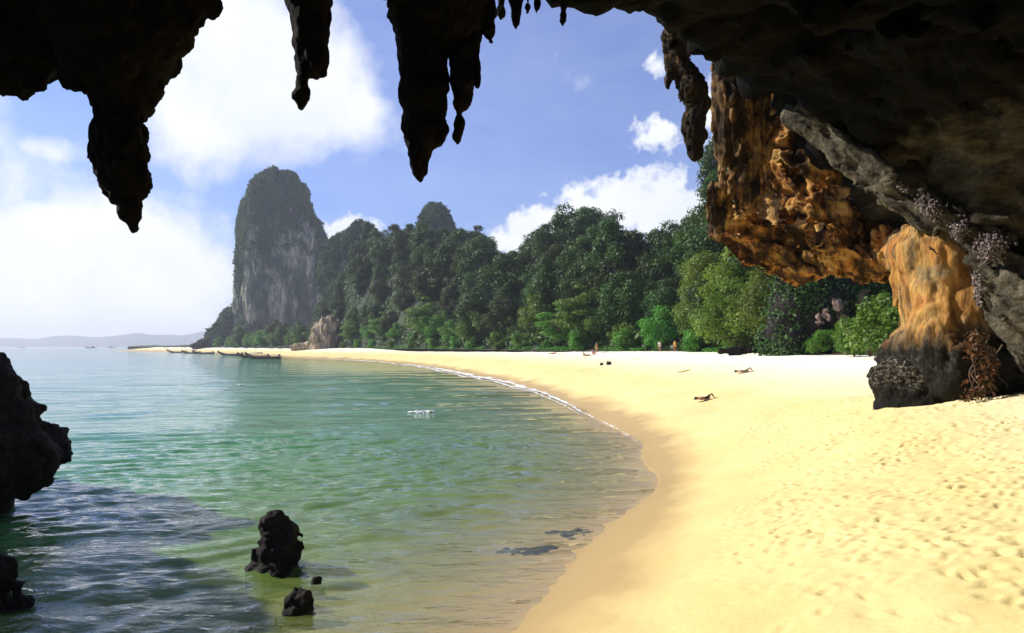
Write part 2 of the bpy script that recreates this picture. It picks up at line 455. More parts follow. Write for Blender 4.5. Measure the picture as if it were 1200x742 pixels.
# a smooth pass over the polyline (Catmull-Rom)
def catmull(pts, n=6):
    pts = np.asarray(pts, float)
    out = []
    for i in range(len(pts) - 1):
        p0, p1, p2, p3 = pts[max(i - 1, 0)], pts[i], pts[i + 1], pts[min(i + 2, len(pts) - 1)]
        for t in np.linspace(0, 1, n, endpoint=False):
            out.append(0.5 * ((2 * p1) + (-p0 + p2) * t + (2 * p0 - 5 * p1 + 4 * p2 - p3) * t * t + (-p0 + 3 * p1 - 3 * p2 + p3) * t ** 3))
    out.append(pts[-1])
    return np.array(out)
SH = catmull(shore, 4)
def seg_dist(XY, poly):
    best = np.full(len(XY), 1e18)
    for a, b in zip(poly[:-1], poly[1:]):
        ba = b - a
        t = np.clip(((XY - a) @ ba) / (ba @ ba), 0, 1)
        d = ((XY - a - t[:, None] * ba) ** 2).sum(1)
        best = np.minimum(best, d)
    return np.sqrt(best)
def inside(XY, poly):
    r = np.zeros(len(XY), bool)
    x, y = XY[:, 0], XY[:, 1]
    n = len(poly)
    for i in range(n):
        a, b = poly[i], poly[(i + 1) % n]
        c = (a[1] > y) != (b[1] > y)
        if b[1] != a[1]:
            r ^= c & (x < (b[0] - a[0]) * (y - a[1]) / (b[1] - a[1]) + a[0])
    return r
LANDPOLY = np.vstack([SH, [(900, 950), (900, -40)]])
def shore_sd(XY):
    d = seg_dist(XY, SH)
    return np.where(inside(XY, LANDPOLY), d, -d)
def sand_z(XY, sd_=None):
    if sd_ is None: sd_ = shore_sd(XY)
    s = sd_ + 0.5 * vnoise(np.column_stack([XY * 0.16, np.zeros(len(XY))]), 5) * np.clip(XY[:, 1] / 30, 0.3, 1.0)
    L = 11.5
    up = 3.86 * (1 - np.exp(-(np.maximum(s, 0) / L) ** 1.25))
    dn = -(2.6 * (1 - np.exp(-np.maximum(-s, 0) * 0.028)))
    up = up + 0.55 * np.exp(-((XY[:, 0] - 15) / 5.5) ** 2 - ((XY[:, 1] - 27) / 7.0) ** 2)
    return np.where(s > 0, up, dn)
def sz1(x, y):
    return float(sand_z(np.array([[x, y]]))[0])

def graded(lo, hi, dlo, dhi, step, growth):
    a = list(np.arange(dlo, dhi + step / 2, step))
    s = step
    while a[-1] < hi:
        s *= growth
        a.append(min(a[-1] + s, hi))
    s = step
    b = []
    x = dlo
    while x > lo:
        s *= growth
        x = max(x - s, lo)
        b.append(x)
    return np.array(b[::-1] + a)
def sheet(xs, ys):
    X, Y = np.meshgrid(xs, ys, indexing='ij')
    nx, ny = len(xs), len(ys)
    i = np.arange(nx - 1)[:, None] * ny + np.arange(ny - 1)[None, :]
    Q = np.stack([i, i + ny, i + ny + 1, i + 1], -1).reshape(-1, 4)
    return np.column_stack([X.ravel(), Y.ravel()]), Q

# ------------------------------------------------------------------ sand
def build_sand():
    xs = graded(-700, 320, 1.5, 18.0, 0.055, 1.075)
    ys = graded(-6, 940, 8.0, 31.0, 0.06, 1.055)
    XY, Q = sheet(xs, ys)
    s = shore_sd(XY)
    z = sand_z(XY, s)
    p3 = np.column_stack([XY, np.zeros(len(XY))])
    dry = np.clip((s - 2.0) / 3.0, 0, 1)
    z = z + dry * (0.05 * fbm(p3 * 0.35, 3, 3) + 0.022 * fbm(p3 * 1.5, 3, 8)) * np.clip(1.4 - s / 60, 0.3, 1)
    # footprints: pressed ovals with a low rim, in trails and scuffed patches
    rng = np.random.default_rng(5)
    feet = []
    for _ in range(120):                       # trails of alternating steps
        x, y = rng.uniform(2, 19), rng.uniform(8, 36)
        a = rng.normal(2.0, 0.9)
        for k in range(rng.integers(6, 22)):
            side = 0.10 * (1 if k % 2 else -1)
            feet.append((x + side * math.cos(a + 1.57) + rng.normal(0, .04), y + side * math.sin(a + 1.57) + rng.normal(0, .04), a + rng.normal(0, .2), rng.uniform(.6, 1.1)))
            x += 0.62 * math.cos(a); y += 0.62 * math.sin(a); a += rng.normal(0, .09)
    for _ in range(95):                       # trampled patches
        x, y = rng.uniform(4, 19), rng.uniform(8, 34)
        for k in range(rng.integers(10, 45)):
            feet.append((x + rng.normal(0, 0.9), y + rng.normal(0, 0.9), rng.uniform(0, 6.3), rng.uniform(.6, 1.2)))
    ny = len(ys)
    Z = z.reshape(len(xs), ny); S = s.reshape(len(xs), ny)
    for (fx, fy, a, sc_) in feet:
        i0, i1 = np.searchsorted(xs, [fx - 0.36, fx + 0.36]); j0, j1 = np.searchsorted(ys, [fy - 0.36, fy + 0.36])
        if i1 <= i0 or j1 <= j0: continue
        dx = xs[i0:i1, None] - fx; dy = ys[None, j0:j1] - fy
        u = (dx * math.cos(a) + dy * math.sin(a)) / 0.13; v = (-dx * math.sin(a) + dy * math.cos(a)) / 0.062
        r = np.sqrt(u * u + v * v)
        dent = -0.042 * np.exp(-r ** 2 * 0.9) + 0.014 * np.exp(-(r - 1.7) ** 2 * 3)
        Z[i0:i1, j0:j1] += sc_ * dent * np.clip((S[i0:i1, j0:j1] - 2.6) / 1.5, 0, 1)
    V = np.column_stack([XY, Z.ravel()])
    m, N = new_mat('beach_sand')
    pos = N.n('ShaderNodeNewGeometry').outputs['Position']
    sdv = N.n('ShaderNodeAttribute', attribute_name='shore').outputs['Fac']
    big = N.noise(pos, 0.25, 5, 0.6)
    fine = N.noise(pos, 9.0, 5, 0.7)
    grain = N.noise(pos, 60.0, 2, 0.7)
    dryc = N.mix(N.ramp(big, [(0.3, 0.0), (0.7, 1.0)]), (0.66, 0.52, 0.22), (0.73, 0.61, 0.295))
    dryc = N.mix(N.ramp(fine, [(0.35, 0.35), (0.6, 0.0)]), dryc, (0.56, 0.44, 0.20))
    dryc = N.mix(N.ramp(N.m('MULTIPLY', sdv, 0.02), [(0.15, 0.0), (0.38, 1.0)]), dryc, (0.86, 0.81, 0.66))
    wn = N.m('ADD', sdv, N.m('MULTIPLY', N.m('SUBTRACT', N.noise(N.v('MULTIPLY', pos, (1., .6, 1.)), 0.22, 6, 0.65), 0.5), 5.0))
    wet = N.ramp(N.m('MULTIPLY', wn, 0.1), [(0.08, 1.0), (0.25, 0.0)])
    xw = N.m('ADD', sdv, N.m('MULTIPLY', N.m('SUBTRACT', N.noise(pos, 0.12, 3, 0.5), 0.5), 3.0))
    wcol = N.mix(big, (0.43, 0.285, 0.095), (0.52, 0.37, 0.15))
    c = N.mix(wet, dryc, wcol)
    hgt = N.m('ADD', N.m('MULTIPLY', fine, 0.5), N.m('MULTIPLY', grain, 0.15))
    bp = N.n('ShaderNodeBump', {'Strength': N.m('SUBTRACT', 0.55, N.m('MULTIPLY', wet, 0.5)), 'Distance': 0.05, 'Height': hgt})
    bs = N.n('ShaderNodeBsdfPrincipled', {'Base Color': c, 'Roughness': N.m('SUBTRACT', 0.9, N.m('MULTIPLY', wet, 0.5)), 'Normal': bp.outputs[0], 'Specular IOR Level': N.m('ADD', 0.1, N.m('MULTIPLY', wet, 0.25))})
    N.n('ShaderNodeOutputMaterial', {'Surface': bs.outputs[0]})
    add('beach_sand', make_mesh('beach_sand', V, Q, m, attrs={'shore': s}), kind='structure')
build_sand()

# ------------------------------------------------------------------ sea
def build_sea():
    xs = graded(-8000, 1500, -14.0, 6.5, 0.1, 1.035)
    ys = graded(3, 8000, 11.5, 38.0, 0.1, 1.025)
    XY, Q = sheet(xs, ys)
    X, Y = XY[:, 0], XY[:, 1]
    s = shore_sd(XY)
    depth = -sand_z(XY, s)
    depth[(s < 0) & ((Y > 1200) | (X < -900))] = 2.6
    amp = np.clip(depth / 0.3, 0.0, 1.0) * 0.95 + 0.15
    amp = np.where(depth > -0.2, amp, 0.05)
    p3 = np.column_stack([XY, np.zeros(len(XY))])
    warp = 1.1 * fbm(p3 * 0.16, 3, 31)
    z = np.zeros(len(XY))
    sp = np.maximum(np.interp(X, xs, np.gradient(xs)), np.interp(Y, ys, np.gradient(ys)))
    for lam, ang, a in ((11.0, 104, .085), (6.0, 88, .065), (3.6, 116, .050), (2.3, 112, .040), (1.35, 96, .029), (0.85, 125, .020), (0.6, 78, .013)):
        k = 2 * math.pi / lam
        ph = k * (X * math.cos(math.radians(ang)) + Y * math.sin(math.radians(ang)) + warp * (0.55 if lam > 1 else .9) * max(1, lam / 3))
        w = np.sin(ph)
        gain = np.clip((lam / 2.6 - sp) / (lam / 5), 0, 1) * (1 if lam < 3 else np.clip((Y - 25) / 40, 0, 1))
        z += gain * a * (w + 0.35 * np.cos(2 * ph)) * (0.6 + 0.6 * vnoise(p3 * (0.35 / lam), int(lam * 100)))
    z += 0.022 * fbm(p3 * 2.1, 2, 44) * np.clip(2 - sp * 8, 0, 1)
    far = 1.0
    z *= far * amp
    m, N = new_mat('sea_water')
    pos = N.n('ShaderNodeNewGeometry').outputs['Position']
    dep = N.n('ShaderNodeAttribute', attribute_name='depth').outputs['Fac']
    rot = N.n('ShaderNodeMapping', {'Vector': pos, 'Rotation': (0, 0, math.radians(-18)), 'Scale': (0.45, 1.0, 1.0)}).outputs[0]
    b1 = N.noise(rot, 1.3, 5, 0.6)
    b2 = N.noise(rot, 4.5, 4, 0.6)
    b3 = N.noise(rot, 0.28, 3, 0.5)
    b4 = N.noise(rot, 0.07, 3, 0.55)
    hgt = N.m('ADD', N.m('ADD', N.m('MULTIPLY', b1, 0.5), N.m('MULTIPLY', b2, 0.16)), N.m('ADD', N.m('MULTIPLY', b3, 1.2), N.m('MULTIPLY', b4, 2.4)))
    bp = N.n('ShaderNodeBump', {'Strength': 1.0, 'Distance': 0.24, 'Height': hgt})
    # turbid sea: the deeper, the more of its own blue-green body colour and the less of the sandy bed
    body = N.ramp(N.m('MULTIPLY', dep, 0.35), [(0.02, (0.32, 0.31, 0.10)), (0.12, (0.18, 0.27, 0.06)), (0.32, (0.075, 0.23, 0.07)), (0.75, (0.028, 0.19, 0.16))])
    op = N.m('SUBTRACT', 1.0, N.m('POWER', 2.718, N.m('MULTIPLY', N.m('MAXIMUM', dep, 0.0), -1.9)))
    bodyd = N.n('ShaderNodeBsdfDiffuse', {'Color': body})
    tcol = N.ramp(N.m('MULTIPLY', dep, 0.5), [(0.0, (0.97, 0.97, 0.95)), (0.25, (0.55, 0.80, 0.66)), (1.0, (0.2, 0.6, 0.55))])
    tr = N.n('ShaderNodeBsdfTransparent', {'Color': tcol})
    inner = N.n('ShaderNodeMixShader', {0: op, 1: tr.outputs[0], 2: bodyd.outputs[0]})
    gl = N.n('ShaderNodeBsdfGlossy', {'Color': (1, 1, 1, 1), 'Roughness': 0.06, 'Normal': bp.outputs[0]})
    geo = N.n('ShaderNodeNewGeometry')
    cosi = N.m('ABSOLUTE', N.v('DOT_PRODUCT', bp.outputs[0], geo.outputs['Incoming']), clamp=True)
    fr = N.m('ADD', 0.02, N.m('MULTIPLY', 0.98, N.m('POWER', N.m('SUBTRACT', 1.0, cosi), 5.0)), clamp=True)   # Schlick
    mx = N.n('ShaderNodeMixShader', {0: fr, 1: inner.outputs[0], 2: gl.outputs[0]})
    N.n('ShaderNodeOutputMaterial', {'Surface': mx.outputs[0]})
    add('sea', make_mesh('sea', np.column_stack([XY, z]), Q, m, attrs={'depth': depth}), kind='structure')
    # deep sea bed beyond the sand sheet
    V = [(-8000, 940, -3.2), (1500, 940, -3.2), (1500, 8000, -3.2), (-8000, 8000, -3.2), (-8000, 3, -3.2), (-690, 3, -3.2), (-690, 940, -3.2)]
    me = make_mesh('sea_bed', V, [(0, 1, 2, 3), (4, 5, 6, 0)], simple('sea_bed_silt', (0.10, 0.12, 0.09), 0.9))
    add('sea_bed', me, kind='structure')
build_sea()

def build_foam():
    m, N = new_mat('sea_foam')
    pos = N.n('ShaderNodeNewGeometry').outputs['Position']
    n = N.noise(pos, 6.0, 4, 0.6)
    bs = N.n('ShaderNodeBsdfPrincipled', {'Base Color': N.mix(n, (0.72, 0.70, 0.64), (0.86, 0.86, 0.84)), 'Roughness': 0.7})
    N.n('ShaderNodeOutputMaterial', {'Surface': bs.outputs[0]})
    pts = SH[(SH[:, 1] > 34) & (SH[:, 1] < 300) & (SH[:, 0] < 30)]
    # resample along the length
    seg = np.linalg.norm(np.diff(pts, axis=0), axis=1); L = np.concatenate([[0], np.cumsum(seg)])
    ts = [0.0]
    while ts[-1] < L[-1]:
        ts.append(ts[-1] + 0.06 + 0.0010 * ts[-1])
    ts = np.array(ts)
    px = np.interp(ts, L, pts[:, 0]); py = np.interp(ts, L, pts[:, 1])
    tx = np.gradient(px); ty = np.gradient(py); ln = np.hypot(tx, ty); nx_, ny_ = -ty / ln, tx / ln    # to the sea side (left)
    K = 90
    wid = np.interp(ts, [0, 10, 40, 90, 400], [0.10, 0.22, 0.7, 1.7, 3.0])
    offs = np.linspace(-0.7, 2.2, K)
    wv = 0.5 * fbm(np.column_stack([ts * 0.12, ts * 0, ts * 0]), 4, 77)
    oo = (offs[None] + wv[:, None]) * wid[:, None]
    G = np.stack([px[:, None] + nx_[:, None] * oo, py[:, None] + ny_[:, None] * oo], -1)
    XY = G.reshape(-1, 2)
    z = np.maximum(sand_z(XY), 0.0) + 0.02 + 0.012 * fbm(np.column_stack([XY * 2.5, np.zeros(len(XY))]), 2, 3)
    i = np.arange(len(ts) - 1)[:, None] * K + np.arange(K - 1)[None]
    Q = np.stack([i, i + 1, i + K + 1, i + K], -1).reshape(-1, 4)
    c = XY[Q].mean(1)
    nf = fbm(np.column_stack([c * 2.6, np.zeros(len(c))]), 4, 12, 0.7)
    nl = fbm(np.column_stack([c * 0.25, np.zeros(len(c))]), 2, 19)
    o = np.tile((offs[:-1] + offs[1:]) / 2, len(ts) - 1)
    tt = np.repeat(ts[:-1], K - 1)
    thick = np.clip((tt - 4) / 45, 0.0, 1.0)
    keep = np.abs(o - 0.4) < 0.05 + 0.45 * thick * np.clip(0.75 + nl, 0.1, 1.3) + 0.22 * nf
    keep |= (np.abs(o - 1.5) < 0.16 * thick + 0.10 * nf)
    add('sea_foam', make_mesh('sea_foam', np.column_stack([XY, z]), Q[keep], m), kind='stuff', label='white foam line where the water meets the beach')
    # two small breaking crests further out
    def crest(px_, py_, L_, H_, seed, label):
        D = CH * F / (py_ - HZ)
        c0 = P(px_, py_, D)
        lo = c0 + [-L_ * .7, -0.5, -.15]; hi = c0 + [L_ * .7, 0.5, .5]
        def fn(G):
            a = c0 + [-L_ / 2, 0.08, 0.02]; b = c0 + [L_ * 0.1, -0.05, 0.03]; c_ = c0 + [L_ / 2, 0.1, 0.06]
            return chain(G, [a, b, c_], [H_ * .35, H_, H_ * .8], .1, (1, .8, 1.1))
        V, Q = rock_from(fn, lo, hi, 0.035, (0.06, 0.05), (2.5, 7), seed=seed, fine=0.02, fscale=16)
        o = add('wave_crest', make_mesh('wave_crest', V - c0, Q, m), loc=tuple(c0), label=label, category='wave', group='small breaking crests')
    crest(493, 484, 1.8, 0.13, 3, 'white breaking wavelet on the green water off the beach curve')
    crest(281, 452, 1.0, 0.12, 5, 'tiny white splash on the open blue water')
build_foam()

# ------------------------------------------------------------------ distant hills
def build_hills():
    D0 = 6000.0
    prof = [(-400, 398), (-120, 394), (0, 398), (40, 396), (80, 394), (110, 395), (150, 393), (165, 391), (190, 393), (210, 394), (235, 388), (260, 384), (300, 382), (360, 386), (460, 395), (700, 402)]
    us = np.linspace(-400, 700, 260)
    top = np.interp(us, [p[0] for p in prof], [p[1] for p in prof]) + 1.3 * fbm(np.column_stack([us * .05, us * 0, us * 0]), 4, 2)
    rows = [(-350, 0.0), (-260, 0.25), (-160, 0.5), (-80, 0.8), (0, 1.0), (120, 0.8), (260, 0.4), (420, 0.0)]
    V = []
    for k, (dd, fz) in enumerate(rows):
        for u, t in zip(us, top):
            D = D0 + 2 * dd + 120 * math.sin(u * .03)
            zt = 4.5 + (HZ - t) / F * D0
            V.append(((u - 600) / F * D, D, -2 + (zt + 2) * fz * (1 + 0.10 * math.sin(u * .11 + k * 1.9))  if fz < 1 else zt))
    n = len(us)
    i = np.arange(len(rows) - 1)[:, None] * n + np.arange(n - 1)[None]
    Q = np.stack([i, i + 1, i + n + 1, i + n], -1).reshape(-1, 4)
    add('distant_hills', make_mesh('distant_hills', V, Q, M['hills']), kind='structure')
build_hills()

# ------------------------------------------------------------------ hillside terrain under the forest
TU = [150, 200, 250, 300, 340, 365, 385, 405, 430, 480, 540, 600, 660, 700, 750, 800, 820, 845, 900, 960, 1060, 1200, 1330]
TB = [775, 690, 590, 490, 420, 385, 360, 335, 310, 255, 212, 178, 152, 142, 130, 116, 111, 105, 91, 79, 66, 60, 58]
TC = [860, 780, 690, 620, 500, 440, 415, 400, 385, 345, 300, 265, 235, 222, 204, 180, 170, 155, 140, 125, 110, 100, 96]
TZ = [4.2, 4.4, 4.6, 5.0, 5.5, 9.0, 22, 37, 51, 47, 36, 26, 28, 28, 18, 19, 21, 32, 36, 36, 34, 30, 28]
def hill_z(u, D):
    db, dc, zc = np.interp(u, TU, TB), np.interp(u, TU, TC), np.interp(u, TU, TZ)
    t = (D - db) / (dc - db)
    tt = np.clip(t, 0, 1)
    z = 3.75 + (zc - 3.75) * (tt ** 1.25 * (1.6 - 0.6 * tt))
    return np.where(t > 1, z - (t - 1) * 12, z) + np.where(t < 0, t * 4.0, 0)
def build_hillside():
    us = np.linspace(150, 1330, 230)
    tt = np.concatenate([np.linspace(-0.05, 1.0, 44), np.linspace(1.1, 2.4, 10)])
    V = []
    for t in tt:
        D = np.interp(us, TU, TB) + t * (np.interp(us, TU, TC) - np.interp(us, TU, TB))
        z = hill_z(us, D)
        X = (us - 600) / F * D
        z = z + np.clip(t * 6, 0, 1) * 1.2 * fbm(np.column_stack([X * .07, D * .07, X * 0]), 3, 6)
        V.append(np.column_stack([X, D, z]))
    V = np.concatenate(V); n = len(us)
    i = np.arange(len(tt) - 1)[:, None] * n + np.arange(n - 1)[None]
    Q = np.stack([i, i + 1, i + n + 1, i + n], -1).reshape(-1, 4)
    m, N = new_mat('forest_floor')
    pos = N.n('ShaderNodeNewGeometry').outputs['Position']
    c = N.ramp(N.noise(pos, 0.6, 6, 0.65), [(0.3, (0.02, 0.022, 0.012)), (0.5, (0.025, 0.045, 0.014)), (0.7, (0.06, 0.05, 0.03))])
    bp = N.n('ShaderNodeBump', {'Strength': 1.0, 'Distance': 0.6, 'Height': N.noise(pos, 1.5, 6, 0.7)})
    bs = N.n('ShaderNodeBsdfPrincipled', {'Base Color': c, 'Roughness': 0.95, 'Normal': bp.outputs[0]})
    N.n('ShaderNodeOutputMaterial', {'Surface': bs.outputs[0]})
    add('hillside', make_mesh('hillside', V, Q, m), kind='structure')
build_hillside()

# ------------------------------------------------------------------ cave
cave = empty('sea_cave', 'dark limestone sea cave roof with stalactites and an orange stained pillar standing on the sand', 'cave', (14.5, 30.0, 2.2))

# plan of the open front edge of the roof and height of its underside
RIM = np.array([(-30, 7.5), (-18, 8.5), (-11, 9.6), (-5, 11.6), (-1.5, 14.2), (0.8, 16.6), (2.4, 19.3), (4.3, 23.6), (6.2, 27.4), (7.9, 30.2), (9.5, 31.6), (13, 32.2), (20, 32.6), (34, 33)], float)
RIMZ = np.array([9.0, 10.0, 11.0, 11.3, 11.8, 12.0, 12.6, 13.4, 13.9, 14.3, 14.3, 13, 12, 10], float)
def build_ceiling():
    lo, hi, h = (-24.0, -11.0, 1.0), (27.0, 42.0, 19.0), 0.27
    poly = np.vstack([RIM, [(34, -30), (-30, -30)]])
    def fn(G):
        xs, ys = G[:, 0, 0, 0], G[0, :, 0, 1]
        XY = np.stack(np.meshgrid(xs, ys, indexing='ij'), -1).reshape(-1, 2)
        d = seg_dist(XY, RIM)
        sdr = np.where(inside(XY, poly), -d, d).reshape(len(xs), len(ys), 1)
        # underside height: follows the rim, falls to the ground at the right-hand wall
        w = 1.0 / (((XY[:, None, :] - RIM[None]) ** 2).sum(-1) + 6.0)
        zr = (w * RIMZ).sum(1) / w.sum(1)
        X = XY[:, 0]; Y = XY[:, 1]
        zr = zr + 1.2 * np.clip(d / 12, 0, 1)
        zr = zr - 0.0118 * np.maximum(X - 4.5, 0) ** 2.5 - 0.02 * np.maximum(-X - 12, 0) ** 2.4
        zr = zr + 0.7 * fbm(np.column_stack([XY * 0.13, XY[:, :1] * 0]), 3, 4)
        zu = zr.reshape(len(xs), len(ys), 1)
        under = (zu - G[..., 2]) * 0.75
        f = smax(under, sdr + 0.0 * G[..., 2], 0.9)
        return smax(f, G[..., 2] - 18.4, 0.3)
    V, Q = rock_from(fn, lo, hi, h, (0.45, 0.22), (0.35, 1.1), (1, 1, 1.4), seed=3, rid=0.26, fine=0.16, fscale=1.7)
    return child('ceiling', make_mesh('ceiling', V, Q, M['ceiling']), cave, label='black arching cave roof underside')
CEIL = build_ceiling()

def rock_part(name, fn, lo, hi, h, mat, label=None, parent=None, **kw):
    V, Q = rock_from(fn, lo, hi, h, **kw)
    o = child(name, make_mesh(name, V, Q, mat), parent or cave)
    if label: o['label'] = label
    return o

def grain(a, b, along=0.3):
    """noise space drawn out along the direction a -> b"""
    d = np.asarray(b, float) - np.asarray(a, float); d /= np.linalg.norm(d)
    return np.eye(3) - (1 - along) * np.outer(d, d)
def bounds(pts, rads, pad=0.6):
    p = np.asarray(pts); r = np.asarray(rads)[:, None]
    return (p - r).min(0) - pad, (p + r).max(0) + pad

def stalactite(px, D, label=None, squash=1.0, mat='stalac', seed=1, h=None, amp=1.0, ext=None, kk=0.12, name='stalactite'):
    """px: list of chains; each chain a list of (x, y, half width in photo pixels)"""
    pts_all, r_all, chains = [], [], []
    for ch in px:
        pts = [P(x, y, D) for x, y, r in ch]
        rad = [r / F * D for x, y, r in ch]
        chains.append((pts, rad)); pts_all += pts; r_all += rad
    lo, hi = bounds(pts_all, r_all, 0.25)
    h = (h or 0.05) * 0.72
    def fn(G):
        f = None
        for pts, rad in chains:
            g = chain(G, pts, rad, kk)
            f = g if f is None else smin(f, g, kk)
        return f
    return rock_part(name, fn, lo, hi, h, M[mat], label, CEIL, namp=(0.085 * amp, 0.05 * amp), nscale=(1.6, 5.0), stretch=(1, 1, 0.6), seed=seed, rid=0.05 * amp, fine=0.032 * max(.6, min(1, amp)), fscale=13)

# left-hand mass and its long stalactite (about 11.5 m away)
DL = 10.5
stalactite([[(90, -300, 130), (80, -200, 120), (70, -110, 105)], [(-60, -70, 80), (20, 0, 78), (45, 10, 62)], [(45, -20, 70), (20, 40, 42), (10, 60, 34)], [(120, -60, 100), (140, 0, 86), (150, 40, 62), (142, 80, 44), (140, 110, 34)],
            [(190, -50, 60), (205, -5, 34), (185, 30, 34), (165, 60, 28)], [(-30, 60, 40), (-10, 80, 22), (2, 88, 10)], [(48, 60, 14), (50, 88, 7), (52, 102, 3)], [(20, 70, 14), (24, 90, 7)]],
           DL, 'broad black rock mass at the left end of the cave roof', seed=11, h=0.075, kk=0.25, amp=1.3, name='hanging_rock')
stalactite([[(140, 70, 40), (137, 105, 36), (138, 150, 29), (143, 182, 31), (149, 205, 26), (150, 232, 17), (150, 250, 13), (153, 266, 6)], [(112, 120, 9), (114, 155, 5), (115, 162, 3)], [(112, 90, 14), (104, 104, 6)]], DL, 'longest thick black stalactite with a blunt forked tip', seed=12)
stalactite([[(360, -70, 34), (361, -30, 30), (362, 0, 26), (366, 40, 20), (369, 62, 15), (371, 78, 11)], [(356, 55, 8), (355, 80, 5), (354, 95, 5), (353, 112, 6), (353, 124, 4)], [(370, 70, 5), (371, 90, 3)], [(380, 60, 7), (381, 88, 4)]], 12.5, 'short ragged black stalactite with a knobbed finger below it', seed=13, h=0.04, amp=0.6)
# centre cluster
DC = 12.2
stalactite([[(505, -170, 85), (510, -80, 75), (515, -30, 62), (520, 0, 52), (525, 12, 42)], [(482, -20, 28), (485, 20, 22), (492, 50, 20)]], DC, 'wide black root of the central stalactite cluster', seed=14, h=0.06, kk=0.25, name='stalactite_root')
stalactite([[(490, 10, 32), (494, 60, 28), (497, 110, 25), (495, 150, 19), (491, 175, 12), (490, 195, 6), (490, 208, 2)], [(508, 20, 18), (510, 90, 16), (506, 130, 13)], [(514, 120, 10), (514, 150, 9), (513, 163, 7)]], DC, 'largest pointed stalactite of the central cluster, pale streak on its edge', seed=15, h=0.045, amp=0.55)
stalactite([[(538, 10, 13), (540, 60, 13), (541, 95, 13), (540, 120, 9), (538, 145, 6), (536, 160, 5), (536, 169, 3)]], DC, 'thin wavy stalactite beside the pointed one', seed=16, h=0.035, amp=0.35)
stalactite([[(556, 5, 10), (557, 45, 7), (558, 75, 5), (559, 92, 4), (560, 101, 2)]], DC, 'slim short stalactite with a jagged tip', seed=17, h=0.028, amp=0.3)
stalactite([[(570, -15, 12), (572, 15, 8), (573, 35, 5), (575, 48, 2)]], DC, None, seed=18, h=0.03, amp=0.45)
for k, (x, y0, y1, w) in enumerate([(587, -40, 22, 4.5), (605, -40, 33, 6), (618, -40, 15, 5), (629, -40, 16, 5), (660, -20, 31, 4)]):
    stalactite([[(x - 2, y0, w * 1.6), (x, (y0 + y1) / 2, w), (x, y1 - 8, w * .55), (x, y1, w * .25)]], 16.0, None, seed=30 + k, h=0.03, amp=0.35)
# small stalactite roots above the frame tie the cluster to the roof
stalactite([[(560, -90, 60), (610, -70, 50), (660, -50, 44)], [(585, -60, 30), (605, -45, 26), (628, -48, 22)]], 16.0, None, seed=41, h=0.09, amp=0.8, kk=0.3, name='stalactite_root')
stalactite([[(330, -130, 70), (360, -80, 50)], [(450, -120, 60), (500, -90, 70)]], 13.2, None, seed=42, h=0.1, amp=0.8, kk=0.3, name='stalactite_root')
# stalactite by the right-hand curtain
stalactite([[(790, 40, 16), (796, 75, 12), (810, 105, 16), (819, 122, 13), (813, 145, 14), (814, 165, 10), (815, 182, 6), (816, 194, 3)], [(786, 65, 7), (784, 90, 5), (783, 104, 3)]], 27.0, 'brown stalactite hanging just clear of the orange flowstone', seed=19, h=0.06, amp=0.9, mat='brownstal', kk=0.2)

# flowstone curtain: a bundle of fluted columns dropping from the roof
DK = 32.0
def curtain(G):
    cs = [[(850, 60, 12), (851, 120, 11), (853, 170, 11), (846, 225, 12), (841, 248, 11), (843, 266, 8)],
          [(868, 60, 14), (868, 110, 14), (866, 160, 14), (860, 215, 15), (854, 250, 12)],
          [(890, 60, 16), (888, 110, 15), (886, 150, 14), (880, 190, 14), (876, 235, 17)],
          [(905, 70, 12), (902, 110, 8), (903, 130, 3)]]
    f = None
    for k, c in enumerate(cs):
        g = chain(G, [P(x, y, DK + 0.3 * k) for x, y, r in c], [r / F * DK for x, y, r in c], 0.25)
        f = g if f is None else smin(f, g, 0.15)
    return f
lo = P(828, 285, DK) - [0, 1.4, 0]; hi = P(925, 40, DK) + [0.3, 4.4, 0]
rock_part('flowstone_curtain', curtain, lo, hi, 0.075, M['curtain'], 'fluted ochre and brown flowstone curtain', namp=(0.20, 0.12), nscale=(1.0, 3.0), stretch=(1, 1, 0.35), seed=51, rid=0.24, fine=0.07, fscale=5, warp=0.25)

# orange-stained hanging mass behind it
DO = 35.5
def omass(G):
    E = [((870, 262), (26, 14), 1.3), ((900, 278), (34, 20), 1.6), ((940, 296), (36, 22), 1.8), ((985, 292), (40, 22), 1.8), ((1030, 298), (36, 20), 1.6),
         ((925, 215), (34, 60), 1.6), ((965, 230), (44, 60), 1.9), ((1010, 255), (48, 50), 1.9), ((1060, 270), (40, 40), 1.8), ((935, 150), (34, 50), 1.6), ((900, 190), (20, 60), 1.2), ((985, 170), (60, 60), 2.0)]
    f = None
    for (cx, cy), (rx, ry), dy in E:
        Dk = DO + 0.6 - 4.3 * min(1, max(0, (cx - 930) / 110))      # swings forward to meet the pillar
        g = ell(G, P(cx, cy, Dk), (rx / F * DO, dy, ry / F * DO))
        f = g if f is None else smin(f, g, 0.45)
    # hollow shadowed recess in the upper left and a pocket beside the pillar
    f = smax(f, -ell(G, P(905, 232, DO - 1.3), (0.9, 1.5, 1.3)), 0.3)
    f = smax(f, -ell(G, P(1052, 262, DO - 5.6), (0.75, 1.3, 1.2)), 0.3)
    return f
rock_part('orange_overhang', omass, P(836, 338, DO) - [0, 7.0, 0], P(1110, 80, DO) + [0.5, 3.4, 0], 0.1, M['orange'], 'orange and ochre stained overhanging rock face', namp=(0.42, 0.10), nscale=(0.6, 1.8), seed=52, rid=-0.42, fine=0.10, fscale=3.4, warp=0.35, rscale=0.7, basis=grain(P(850, 250, 35), P(960, 330, 35), 0.5))

